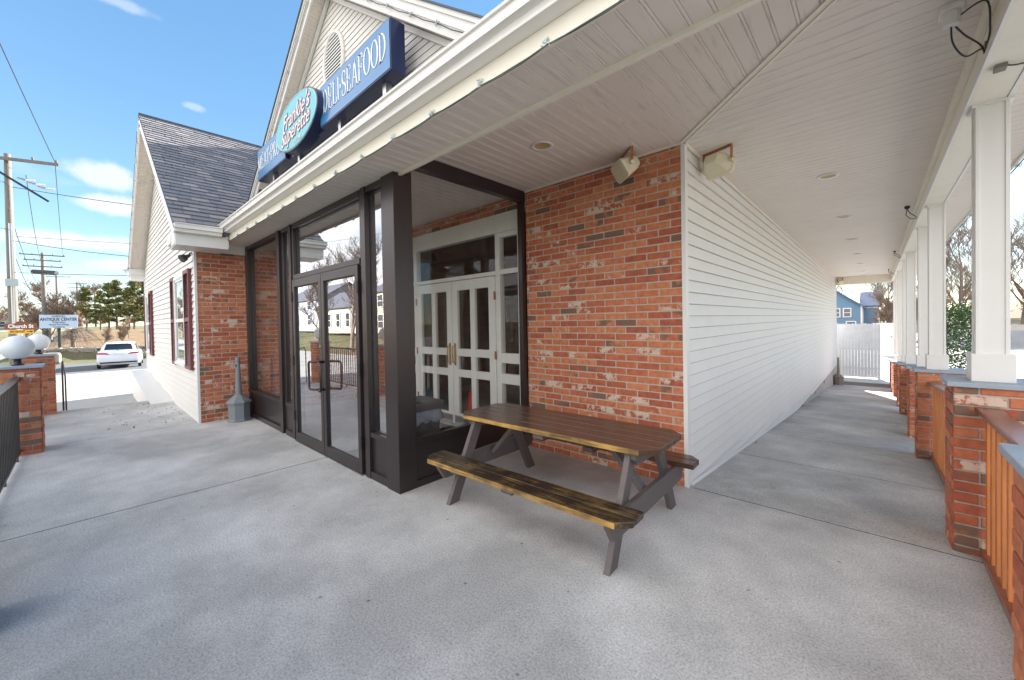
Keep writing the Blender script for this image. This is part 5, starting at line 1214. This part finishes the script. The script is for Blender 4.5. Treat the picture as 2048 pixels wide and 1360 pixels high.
bt2 = tree_src('tall_bare_tree', (barkm, twigm), seed=23, H=13, trunk_r=0.24, levels=4, nb=6, spread=0.5, start=0.35, minr=0.016); ub2 = [False]
bts = [(7.6, 57, 1.0, 'tall bare tree seen between the first two columns'), (6.4, 62, 0.8, 'thinner bare tree beside the tall one between the columns'), (12.2, 62, 0.9, 'bare tree behind the red barn'), (15.5, 70, 0.9, 'second bare tree behind the red barn'), (9.5, 75, 0.8, 'bare tree in the distance right of the columns'), (2.6, 66, 0.72, 'bare tree right of the blue house'), (-4, 72, 0.75, 'bare tree behind the blue house roof')]
for i, (x, y, s_, lb) in enumerate(bts): place(bt2, ub2, (x, y, gh(x, y)-0.1), i*1.7+0.4, s_, lb, 'bare tree', 'tall bare trees beyond the parking lot')
bt3 = tree_src('young_bare_tree', (barkm, twigr), seed=31, H=5.6, trunk_r=0.1, levels=4, nb=6, spread=0.55, start=0.2, minr=0.014); ub3 = [False]
bts = [(2.2, 50, 1.0, 'pale young tree in front of the blue house corner'), (3.2, 53, 1.1, 'young reddish tree behind the far end of the porch'), (4.6, 58, 1.3, 'reddish brush tree between the far columns'), (9.0, 56, 1.3, 'reddish brush tree between the first columns'), (13.5, 60, 1.2, 'reddish brush tree above the barn'), (6.2, 55, 1.2, 'reddish brush tree behind the second column')]
for i, (x, y, s_, lb) in enumerate(bts): place(bt3, ub3, (x, y, gh(x, y)-0.1), i*1.1, s_, lb, 'bare tree', 'reddish young trees beyond the parking lot')
for i, (x, y, s_, lb) in enumerate([(-45.5, 0.8, 0.42, 'low brush above the stone wall beside the store corner'), (-46.5, -1.2, 0.36, 'low brush above the stone wall behind the car'), (-45.6, -2.4, 0.33, 'low brush above the stone wall left of the car'), (-52, -0.5, 0.4, 'brush halfway up the leafy bank'), (-56, -3.5, 0.45, 'brush high on the leafy bank')]): place(bt3, ub3, (x, y, gh(x, y)-0.1), i*1.9, s_, lb, 'brush', 'low brush on the leafy bank')
# weeping shrub and round bush on the verge
def weeping(loc, label):
    r_ = random.Random(4); t = thing('weeping_tree', loc, label, 'shrub'); x, y, z = loc
    tr = MB(); tr.tube([loc, (x, y+0.05, z+0.9), (x+0.02, y, z+2.0)], [0.16, 0.14, 0.12], 8); tr.build('trunk', barkm, t)
    tw = MB()
    for k in range(120):
        a = r_.uniform(0, 6.28); L_ = r_.uniform(0.6, 2.0); z0 = z+r_.uniform(1.5, 2.4); dr = r_.uniform(0.4, 1.7)
        pts = [(x, y, z0)]
        for i in range(1, 6):
            f_ = i/5; pts.append((x+math.cos(a+0.5*f_*r_.uniform(-1, 1))*L_*f_, y+math.sin(a)*L_*f_, z0+0.35*math.sin(f_*2.4)-dr*f_*f_+r_.uniform(-.05, .05)))
        tw.tube(pts, [0.02, 0.016, 0.012, 0.01, 0.008, 0.006], 3, cap=False)
    tw.build('crown', twigm, t)
weeping((-46.7, -4.1, -0.9), 'low weeping bare tree beside the antique centre sign')
t = thing('round_bush', (-44.9, -3.5, -0.9), 'small round brown bush at the foot of the weeping tree', 'bush')
r_ = random.Random(9); tw = MB()
for k in range(260):
    a = r_.uniform(0, 6.28); e = r_.uniform(0.2, 1.5); L_ = r_.uniform(0.6, 0.95); d_ = Vector((math.cos(a)*math.cos(e), math.sin(a)*math.cos(e), math.sin(e)))
    tw.tube([Vector((-44.9, -3.5, -0.9)), Vector((-44.9, -3.5, -0.9))+d_*L_], [0.02, 0.006], 3, cap=False)
tw.build('twigs', bushbr, t)
# clipped evergreen at the right
t = thing('clipped_shrub', (3.9, 18.9, -1.2), 'big rounded green clipped shrub behind the second column', 'shrub')
m = MB(); m.tube([(3.9, 18.9, -1.2), (3.9, 18.9, 0.8)], [0.12, 0.05], 8); m.build('trunk', barkm, t)
r_ = random.Random(12); lf = MB(); cx, cy, cz, rx, rz = 3.55, 18.9, -1.25, 1.15, 3.05
for k in range(15000):
    a = r_.uniform(0, 6.283); e = math.asin(r_.uniform(0, 1)); rr = r_.uniform(0.86, 1.02)+0.05*noise.noise(Vector((a*2, e*4, 0)))
    c = Vector((cx+rx*rr*math.cos(a)*math.cos(e)**0.75, cy+rx*rr*math.sin(a)*math.cos(e)**0.75, cz+rz*rr*math.sin(e)))
    n1 = Vector((r_.uniform(-1, 1), r_.uniform(-1, 1), r_.uniform(-1, 1))).normalized(); n2 = n1.orthogonal().normalized(); n3 = n1.cross(n2); s_ = r_.uniform(0.025, 0.055)
    lf.quad(c-n2*s_, c+n3*s_*0.6, c+n2*s_, c-n3*s_*0.6)
lf.build('foliage', hedgel, t)

# stone retaining wall
t = MB(); r_ = random.Random(2)
y = -6.2
p0 = Vector((-44.2, -6.6, 0)); p1 = Vector((-41.2, 2.4, 0)); n_ = 34
for row in range(5):
    for k in range(n_):
        f_ = (k+0.5*(row % 2))/n_; c = p0.lerp(p1, f_)+Vector((r_.uniform(-.05, .05), 0, 0)); c.z = -0.80+0.2*row+r_.uniform(-.03, .03)
        d_ = (p1-p0).normalized(); t.obox(c, d_, Vector((-d_.y, d_.x, 0)), (0, 0, 1), r_.uniform(0.11, 0.145), 0.14+r_.uniform(0, .04), r_.uniform(0.08, 0.105))
tag(t.build('stone_wall', stonem, origin=(-42.7, -2, -0.9), bevel=0.02), 'dry stone retaining wall behind the parked white car', 'stone wall')
m = MB(); m.obox((-40.4, -5.2, -0.55), (1, 0.3, 0.1), (-0.3, 1, 0), (0, 0, 1), 0.8, 0.5, 0.4)
tag(m.build('boulder', stonem, origin=(-40.4, -5.2, -0.9), bevel=0.16), 'big blue grey boulder beside the far brick pier', 'boulder')

# ============================================================ SIGNS AND POLES
Z0 = gh(-22.6, -5.05)
vdir = Vector((0.42, 1.0, 0)).normalized() ; nsg = Vector((vdir.y, -vdir.x, 0))
def facing(loc): 
    d = Vector((CAMPOS.x-loc[0], CAMPOS.y-loc[1], 0)).normalized(); return d
# street name sign: faces the porch
cx, cy = -22.6, -5.05
rz = R(86)
t = thing('street_sign', (cx, cy, Z0), 'brown street name sign over a yellow no outlet plate, behind the globe lamps', 'street sign')
ux = Vector((math.cos(rz), math.sin(rz), 0)); nx_ = Vector((math.sin(rz), -math.cos(rz), 0))
m = MB(); m.tube([(cx, cy, Z0), (cx, cy, 1.80)], 0.035, 8); m.build('post', steel, t)
def plate_poly(pts, zoff, th, mat, name, off):
    m = MB(); m.prism([Vector((cx, cy, 0))+ux*a+nx_*off+Vector((0, 0, b)) for a, b in pts], nx_*th); return m.build(name, mat, t)
w = 0.385
pp = [(-w, 1.50), (w, 1.50), (w, 1.71), (0.15, 1.71)]+[(0.14*math.cos(a), 1.71+0.09*math.sin(a)) for a in lin(0, math.pi, 10)]+[(-0.15, 1.71), (-w, 1.71)]
pb_ = plate_poly(pp, 0, 0.01, signbr, 'name_plate', 0.04)
text_mesh('Church St', 0.19, Vector((cx, cy, 1.60))+nx_*0.055, signwhite, pb_, rotz=rz, off=0.006, xs=0.78)
py_ = plate_poly([(-0.30, 1.33), (0.30, 1.33), (0.30, 1.47), (-0.30, 1.47)], 0, 0.01, signyel, 'outlet_plate', 0.04)
text_mesh('NO OUTLET', 0.105, Vector((cx, cy, 1.40))+nx_*0.054-ux*0.08, signblk, py_, rotz=rz, off=0.003, xs=0.6)
m = MB(); q = Vector((cx, cy, 1.40))+nx_*0.055-ux*0.04
m.prism([q+ux*a+Vector((0, 0, b)) for a, b in ((0.17, -0.012), (0.27, -0.012), (0.27, -0.04), (0.34, 0.0), (0.27, 0.04), (0.27, 0.012), (0.17, 0.012))], nx_*0.004); m.build('arrow', signblk, py_)
# antique centre sign
cx, cy = -44.4, -4.72; rz = R(88)
ux = Vector((math.cos(rz), math.sin(rz), 0)); nx_ = Vector((math.sin(rz), -math.cos(rz), 0))
t = thing('hanging_sign', (cx, cy, -0.9), 'pale blue antique centre sign board on dark posts', 'sign board')
m = MB(); m.obox(Vector((cx, cy, 2.1)), ux, nx_, (0, 0, 1), 0.96, 0.04, 0.5); bd = m.build('board', signpale, t)
for tx, sz, zz in (('HOPEWELL', 0.19, 2.48), ('ANTIQUE CENTER', 0.31, 2.25), ('Collectibles', 0.19, 2.03), ('Home Furnishings', 0.19, 1.86), ('Accessories', 0.17, 1.69)):
    text_mesh(tx, sz, Vector((cx, cy, zz))+nx_*0.05, signblk, bd, rotz=rz, off=0.006 if sz > 0.2 else 0.0, xs=0.72)
m = MB(); m.tube([Vector((cx, cy, -1.0)), Vector((cx, cy, 1.6))], 0.09, 8); m.build('post', black, t)
m = MB(); m.tube([Vector((cx, cy, -1.0))-ux*0.8, Vector((cx, cy, 1.6))-ux*0.8], 0.035, 6); m.build('side_post', black, t)

def pole(x, y, z0, H, label, arms, rr=0.17, guy=False, gear=False):
    t = thing('utility_pole', (x, y, z0), label, 'utility pole', 'wooden utility poles along the road')
    m = MB(); m.tube([(x, y, z0), (x, y, z0+H*0.5), (x, y, z0+H)], [rr*1.2, rr, rr*0.75], 12); m.build('pole_shaft', polewood, t, smooth=True)
    ad = Vector((0.35, 1.0, 0)).normalized() if gear else Vector((0.12, 1, 0)).normalized()
    for dz, hl, sh in arms:
        m = MB(); c = Vector((x+0.18, y, z0+H-dz))+ad*sh; m.obox(c, ad, (1, 0, 0), (0, 0, 1), hl, 0.05, 0.06); ar = m.build('crossarm', polewood, t)
        i_ = MB()
        for s_ in (-0.95, -0.45, 0.45, 0.95):
            p = c+ad*hl*s_; i_.tube([(p.x, p.y, p.z+0.06), (p.x, p.y, p.z+0.14), (p.x, p.y, p.z+0.2)], [0.02, 0.05, 0.03], 6)
        i_.build('insulator', tanpl, ar)
    if gear:
        m = MB()
        for k in range(3): p = (x+0.2, y+0.25+0.28*k, z0+H-1.0-0.12*k); m.tube([p, (p[0], p[1]+0.25, p[2]-0.05), (p[0]+0.1, p[1]+0.5, p[2]-0.02)], [0.04, 0.06, 0.03], 6)
        m.tube([(x+0.22, y+0.02, z0+2.6), (x+0.22, y+0.02, z0+H-3.0)], 0.045, 6); m.box(x+0.15, x+0.4, y-0.15, y+0.2, z0+4.2, z0+4.5); m.build('conduit', steel, t)
        m = MB(); m.obox((x+0.2, y+0.45, z0+H-1.35), (0.1, 1, -0.75), (1, 0, 0), (0, 0.75, 1), 0.85, 0.03, 0.04); m.build('brace_arm', black, t)
    return t
pole(-26.2, -5.5, -0.85, 9.88, 'nearest utility pole at the left edge with a wide crossarm and conduit', [(0.25, 1.45, 0.1)], 0.135, gear=True)
pole(-68.6, -6.45, 0.6, 9.7, 'second utility pole, with three crossarms, behind the antique sign', [(0.3, 1.7, 0), (0.9, 1.4, 0), (1.6, 1.5, 0)], 0.2)
pole(-121, -7.0, 1.2, 11.4, 'third utility pole, thin, right of the second pole', [(0.3, 1.9, 0)], 0.22)
pole(-132.6, -4.3, 1.2, 11.0, 'fourth utility pole with two pale crossarms', [(0.2, 1.5, 0), (1.1, 1.5, 0)], 0.2)
pole(-158.6, -1.2, 1.5, 11.6, 'farthest small utility pole above the evergreens', [(0.2, 1.5, 0)], 0.2)
pole(-60, 3.4, 1.2, 3.0, 'short bare post in front of the evergreens', [], 0.09)
def wire(a, b, sag, label, r_=0.014):
    a, b = Vector(a), Vector(b); pts = [a.lerp(b, f_)-Vector((0, 0, sag*4*f_*(1-f_))) for f_ in lin(0, 1, 18)]
    m = MB(); m.tube(pts, r_, 5, cap=False); tag(m.build('overhead_wire', wirem, origin=tuple(a)), label, 'wire', 'overhead wires')
wire((-26.0, -4.15, 9.0), (1.5, -6.4, 11.5), 0.2, 'overhead wire rising from the right end of the near crossarm')
wire((-26.0, -6.6, 9.1), (-2.0, -9.5, 10.5), 0.2, 'overhead wire rising from the left end of the near crossarm')
wire((-26.0, -4.15, 9.0), (-68.6, -4.9, 10.1), 0.8, 'wire from the near crossarm to the second pole, right side')
wire((-26.0, -5.0, 8.2), (-68.6, -6.4, 9.4), 1.4, 'wire from the near pole to the middle of the second pole')
wire((-26.0, -5.4, 7.6), (-12.5, 6.0, 5.2), 0.25, 'upper service wire from the near pole towards the store roof')
wire((-26.0, -5.4, 5.3), (-12.5, 4.0, 3.9), 0.45, 'middle service wire from the near pole towards the store')
wire((-26.0, -5.4, 3.95), (-13.9, 1.5, 3.3), 0.12, 'lowest service wire from the near pole towards the store')
wire((-26.0, -5.4, 5.5), (-14.0, 5.0, 4.4), 0.1, 'thin second service wire just above the middle one', 0.008)
wire((-26.0, -5.5, 6.6), (-68.6, -6.4, 6.6), 1.2, 'thick cable sagging between the first two poles')
wire((-26.0, -5.5, 5.2), (-68.6, -6.4, 5.6), 1.4, 'lower cable sagging between the first two poles')
wire((-26.0, -5.5, 3.6), (-68.6, -6.4, 4.3), 0.8, 'lowest cable between the first two poles')
wire((-26.2, -5.6, 7.8), (-8.0, -13.0, 7.5), 0.6, 'wire leaving the near pole towards the left edge')
wire((-26.2, -5.6, 5.8), (-10.0, -12.0, 6.4), 0.4, 'cable leaving the near pole towards the left edge')
wire((-68.6, -6.4, 8.6), (-121, -7, 10), 1.0, 'wire from the second pole to the third')
m = MB(); m.tube([(-26.0, -4.9, 4.02), (-25.4, -4.2, 3.95)], 0.1, 8); tag(m.build('splice_case', black, origin=(-26, -4.9, 4.0)), 'black splice case hanging on the lowest wire beside the near pole', 'splice case')

# ============================================================ CAR
CX, CY = -33.6, -1.95
t = thing('parked_car', (CX, CY, -0.87), 'white hatchback seen from behind on the street by the wing', 'car')
hd = Vector((-1.0, 0.10, 0)).normalized(); sd_ = Vector((-hd.y, hd.x, 0))   # heading away
rear = Vector((-31.45, -2.1, -0.87))
def cp(l, s_, h): return rear+hd*l-sd_*s_+Vector((0, 0, h))
def loft(secs, mat, name, parent, smooth=True, bev=0):
    m = MB(); n_ = len(secs[0])
    for s_ in secs: m.v += [tuple(p) for p in s_]
    for k in range(len(secs)-1):
        for j in range(n_): j2 = (j+1) % n_; m.f.append((k*n_+j, k*n_+j2, (k+1)*n_+j2, (k+1)*n_+j)); m.c.append((0, 0, 0))
    m.f.append(tuple(range(n_-1, -1, -1))); m.c.append((0, 0, 0)); m.f.append(tuple(range((len(secs)-1)*n_, len(secs)*n_))); m.c.append((0, 0, 0))
    o = m.build(name, mat, parent, smooth=smooth); return o
def sec(l, w, z0, z1, rnd=0.12, tp=0.92):
    pts = []
    for s_, z in ((-w, z0+0.08), (-w*1.0, z0+0.3), (-w*0.99, z1-rnd), (-w*tp, z1), (w*tp, z1), (w*0.99, z1-rnd), (w, z0+0.3), (w, z0+0.08), (w*0.8, z0), (-w*0.8, z0)): pts.append(cp(l, s_, z))
    return pts
body = loft([sec(-0.02, 0.78, 0.30, 0.78), sec(0.06, 0.90, 0.22, 0.98), sec(0.35, 0.93, 0.2, 1.02), sec(2.2, 0.93, 0.2, 1.0), sec(3.4, 0.92, 0.2, 0.95), sec(4.3, 0.85, 0.22, 0.80), sec(4.55, 0.7, 0.3, 0.65)], carw, 'car_body', t)
def csec(l, w, z1): return [cp(l, -w*1.18, 0.97), cp(l, -w, z1-0.06), cp(l, -w*0.9, z1), cp(l, w*0.9, z1), cp(l, w, z1-0.06), cp(l, w*1.18, 0.97)]
loft([csec(0.12, 0.70, 1.06), csec(0.62, 0.64, 1.47), csec(1.0, 0.64, 1.53), csec(2.2, 0.64, 1.52), csec(3.1, 0.66, 1.04)], carw, 'cabin', t)
m = MB(); m.prism([cp(0.155, -0.62, 1.05), cp(0.155, 0.62, 1.05), cp(0.545, 0.53, 1.40), cp(0.545, -0.53, 1.40)], -hd*0.02+Vector((0, 0, 0.02))); m.build('rear_window', cargl, t)
for s_ in (-1, 1): m = MB(); m.prism([cp(0.75, s_*0.775, 1.02), cp(2.7, s_*0.775, 1.02), cp(2.2, s_*0.665, 1.42), cp(0.95, s_*0.665, 1.42)], -sd_*s_*0.02); m.build('side_window', cargl, t)
m = MB(); m.prism([cp(0.45, -0.55, 1.43), cp(0.45, 0.55, 1.43), cp(0.62, 0.55, 1.49), cp(0.62, -0.55, 1.49)], (0, 0, 0.03)); m.build('spoiler', carw, t)
for s_ in (-1, 1):
    m = MB(); m.prism([cp(-0.01, s_*0.36, 0.83), cp(0.05, s_*0.90, 0.86), cp(0.07, s_*0.90, 0.96), cp(0.04, s_*0.5, 0.93)], -hd*0.03); m.build('tail_light', redl, t)
    for l in (0.75, 3.6):
        m = MB(); c = cp(l, s_*0.80, 0.32); m.tube([c-sd_*s_*0.0, c-sd_*s_*0.14], 0.32, 18); w2 = m.build('wheel', tyre, t); m = MB(); m.tube([c-sd_*s_*0.13, c-sd_*s_*0.15], 0.2, 14); m.build('rim', steel, w2)
    m = MB(); c = cp(2.75, s_*1.0, 1.05); m.obox(c, sd_, hd, (0, 0, 1), 0.11, 0.06, 0.07); m.build('wing_mirror', cargl, t, bevel=0.02)
m = MB(); m.prism([cp(-0.005, -0.24, 0.77), cp(-0.005, 0.24, 0.77), cp(0.01, 0.24, 0.89), cp(0.01, -0.24, 0.89)], -hd*0.03); m.build('number_plate', plate, t)
m = MB(); m.prism([cp(-0.03, -0.75, 0.32), cp(-0.03, 0.75, 0.32), cp(-0.05, 0.8, 0.40), cp(-0.05, -0.8, 0.40)], hd*0.1); m.build('bumper_trim', black, t)
m = MB(); q0 = cp(0.15, 0.03, 1.06)-hd*0.03; m.tube([q0, cp(0.27, -0.28, 1.15)-hd*0.03], 0.012, 5); m.build('wiper', black, t)

# ============================================================ FAR BUILDINGS AND FENCES
def house(name, x0, x1, y0, y1, zb, ze, zr, wall, roofm, label, cat, axis='x', wins=(), eave=0.4, trim=trimw, group=None):
    t = thing(name, ((x0+x1)/2, (y0+y1)/2, zb), label, cat, group)
    m = MB(); m.box(x0, x1, y0, y1, zb, ze)
    if axis == 'x':
        ym = (y0+y1)/2
        for x in (x0, x1): m.poly([(x, y0, ze), (x, y1, ze), (x, ym, zr)])
    else:
        xm = (x0+x1)/2
        for y in (y0, y1): m.poly([(x0, y, ze), (x1, y, ze), (xm, y, zr)])
    w_ = m.build('wall', wall, t)
    m = MB()
    if axis == 'x':
        sl = (zr-ze)/(ym-y0)
        slabq(m, [(x0-eave, y0-eave, ze-eave*sl+0.1), (x1+eave, y0-eave, ze-eave*sl+0.1), (x1+eave, ym, zr+0.1), (x0-eave, ym, zr+0.1)], 0.12)
        slabq(m, [(x0-eave, y1+eave, ze-eave*sl+0.1), (x1+eave, y1+eave, ze-eave*sl+0.1), (x1+eave, ym, zr+0.1), (x0-eave, ym, zr+0.1)], 0.12)
    else:
        sl = (zr-ze)/(xm-x0)
        slabq(m, [(x0-eave, y0-eave, ze-eave*sl+0.1), (xm, y0-eave, zr+0.1), (xm, y1+eave, zr+0.1), (x0-eave, y1+eave, ze-eave*sl+0.1)], 0.12)
        slabq(m, [(x1+eave, y0-eave, ze-eave*sl+0.1), (xm, y0-eave, zr+0.1), (xm, y1+eave, zr+0.1), (x1+eave, y1+eave, ze-eave*sl+0.1)], 0.12)
    m.build('roof', roofm, t)
    m = MB()
    if axis == 'x': m.box(x0-0.1, x1+0.1, y0-0.06, y0-0.02, ze-0.3, ze-0.05); m.box(x0-0.1, x1+0.1, y1+0.02, y1+0.06, ze-0.3, ze-0.05)
    for x in (x0, x1):
        for y in (y0, y1): m.box(x-0.08, x+0.08, y-0.05, y+0.05, zb, ze)
    m.build('corner_trim', trim, t)
    for (face, a, b, c, d) in wins:
        f_ = MB(); g = MB()
        if face in ('S', 'N'):
            yy = y0-0.03 if face == 'S' else y1+0.03; s_ = -1 if face == 'S' else 1
            f_.box(a-0.1, b+0.1, yy, yy+s_*0.06, c-0.1, d+0.1); g.box(a, b, yy+s_*0.055, yy+s_*0.07, c, d); 
            f2 = MB(); f2.box(a, b, yy+s_*0.07, yy+s_*0.09, (c+d)/2-0.03, (c+d)/2+0.03)
        else:
            xx = x1+0.03 if face == 'E' else x0-0.03; s_ = 1 if face == 'E' else -1
            f_.box(xx, xx+s_*0.06, a-0.1, b+0.1, c-0.1, d+0.1); g.box(xx+s_*0.055, xx+s_*0.07, a, b, c, d)
            f2 = MB(); f2.box(xx+s_*0.07, xx+s_*0.09, a, b, (c+d)/2-0.03, (c+d)/2+0.03)
        fo_ = f_.build('window', trim, t); g.build('pane', winm, fo_); f2.build('muntin', trim, fo_)
    return t
# blue house beyond the white fence: gable block in front, lower wing behind
house('blue_house', -8.6, -0.05, 55.2, 63, -1.2, 2.55, 5.9, bluesid, blueroof, 'bright blue clapboard house with white trim beyond the white fence', 'house', 'y', wins=(('S', -1.55, -1.0, 1.35, 2.2), ('S', -2.6, -1.95, 1.35, 2.2), ('S', -1.3, -0.6, -0.4, 0.72)), eave=0.35)
house('blue_annex', 0.0, 1.3, 57.5, 66, -1.2, 2.55, 4.2, bluesid, blueroof, 'blue house wing with a lower slate blue roof, right of the gable', 'house', 'x', eave=0.3)
house('red_barn', 14.0, 22.0, 82, 90, -1.2, 0.7, 1.9, housew, tanroof, 'low white and red garage with a tan roof at the right edge', 'garage', 'x', wins=())
m = MB(); m.box(16.2, 21.5, 81.8, 81.95, -0.9, 0.6); tag(m.build('garage_door', barnred, origin=(18.5, 81.9, -1.2)), 'red garage door panel on the low white garage', 'garage door')
house('white_shed', 2.6, 6.5, 88, 93, -0.8, 2.2, 3.3, housew, darkroof, 'white far building glimpsed through brush right of the blue house', 'house', 'x')
house('far_white_house', -148, -142, -19.5, -14.6, 1.6, 4.2, 5.8, housew, tanroof, 'tiny white house at the far left edge below the trees', 'house', 'x', wins=(('E', -17.5, -16.6, 2.4, 3.6), ('E', -16.2, -15.4, 2.4, 3.6)))
# houses across the front road: seen mirrored in the glass doors
house('white_porch_house', -62, -49, -32, -24, 0.3, 4.0, 6.5, housew, darkroof, 'white house across the road mirrored in the right glass door', 'house', 'x', wins=(('N', -60.5, -59.5, 1.2, 3.0), ('N', -57.5, -56.5, 1.2, 3.0), ('N', -54.5, -53.5, 1.2, 3.0), ('N', -51.5, -50.5, 1.2, 3.0)))
house('grey_house', -90, -70, -38, -28, 0.4, 6.2, 9.2, housegrey, darkroof, 'grey house across the road mirrored in the left glass door', 'house', 'x', wins=(('N', -86, -84.5, 1.6, 3.4), ('N', -82, -80.5, 1.6, 3.4), ('N', -76, -74.5, 1.6, 3.4), ('N', -86, -84.5, 4.4, 5.8), ('N', -76, -74.5, 4.4, 5.8)))
house('tan_house', -45.5, -36, -34, -24.5, 0.3, 5.6, 8.4, housetan, darkroof, 'tan two storey house across the road mirrored in the narrow pane by the post', 'house', 'x', wins=(('N', -44, -42.8, 3.6, 5.0), ('N', -39.5, -38.3, 3.6, 5.0), ('N', -44, -42.8, 1.0, 2.6), ('N', -39.5, -38.3, 1.0, 2.6)))
house('cream_house', -12, -2, -34, -25, 0.3, 4.2, 7.0, housew, darkroof, 'white house across the road, behind the camera', 'house', 'x', wins=(('N', -10, -9, 1.2, 2.8), ('N', -5, -4, 1.2, 2.8)))
bt4 = tree_src('street_tree', (barkm, twigm), seed=41, H=9.5, trunk_r=0.2, levels=4, nb=6, spread=0.5, start=0.22, minr=0.012); u4 = [False]
for i, (x, y, s_, lb) in enumerate([(-31.9, -15.4, 1.0, 'bare street tree mirrored in the right glass door'), (-43, -17.5, 0.9, 'bare street tree mirrored in the left glass door'), (-14, -17, 0.95, 'bare street tree across the road behind the camera')]):
    place(bt4, u4, (x, y, gh(x, y)-0.1), i*2+0.5, s_, lb, 'bare tree', 'bare street trees across the front road')

# white board fence and gate at the end of the walkway
t = thing('board_fence', (0.6, 18.3, -1.16), 'tall white board fence closing the far end of the walkway', 'fence')
m = MB(); x = -3.2
pick = MB(); k = 0
while x < 1.28:
    h = 1.06+0.012*math.sin(k*2.1); pick.box(x, x+0.097, 18.30, 18.32, -1.12, h); pick.prism([(x, 18.30, h), (x+0.097, 18.30, h), (x+0.075, 18.30, h+0.035), (x+0.022, 18.30, h+0.035)], (0, 0.02, 0)); x += 0.1; k += 1
pick.build('pickets', fencew, t)
m = MB()
for z in (-0.8, 0.0, 0.75): m.box(-3.2, 1.28, 18.32, 18.37, z, z+0.09)
for x in (-3.2, -1.0, 1.2): m.box(x, x+0.1, 18.32, 18.42, -1.2, 1.05)
m.build('rails', trimw, t)
t = thing('white_gate', (1.5, 30, -1.16), 'far white gate panel right of the board fence', 'gate')
m = MB(); x = 1.0
while x < 2.2: m.box(x, x+0.13, 32.0, 32.03, -0.85, 0.9); x += 0.14
m.build('gate_boards', trimw, t)
m = MB(); m.tube([(1.9, 31.99, 0.0), (1.9, 31.95, 0.0)], 0.04, 8); m.build('latch', black, t)
# grey fence and concrete wall across the parking lot
t = thing('grey_fence', (20, 52, -1.2), 'weathered grey board fence above the concrete wall at the right', 'fence')
m = MB(); x = 4.0
while x < 40: m.box(x, x+0.14, 58.0, 58.04, -0.6, 0.28+0.03*math.sin(x*7)); x += 0.16
m.build('boards', greyfence, t)
m = MB(); m.box(4, 40, 47.0, 47.3, -1.3, 0.0); tag(m.build('retaining_wall', concwall, origin=(20, 47.15, -1.3)), 'low grey concrete wall across the parking lot', 'wall')
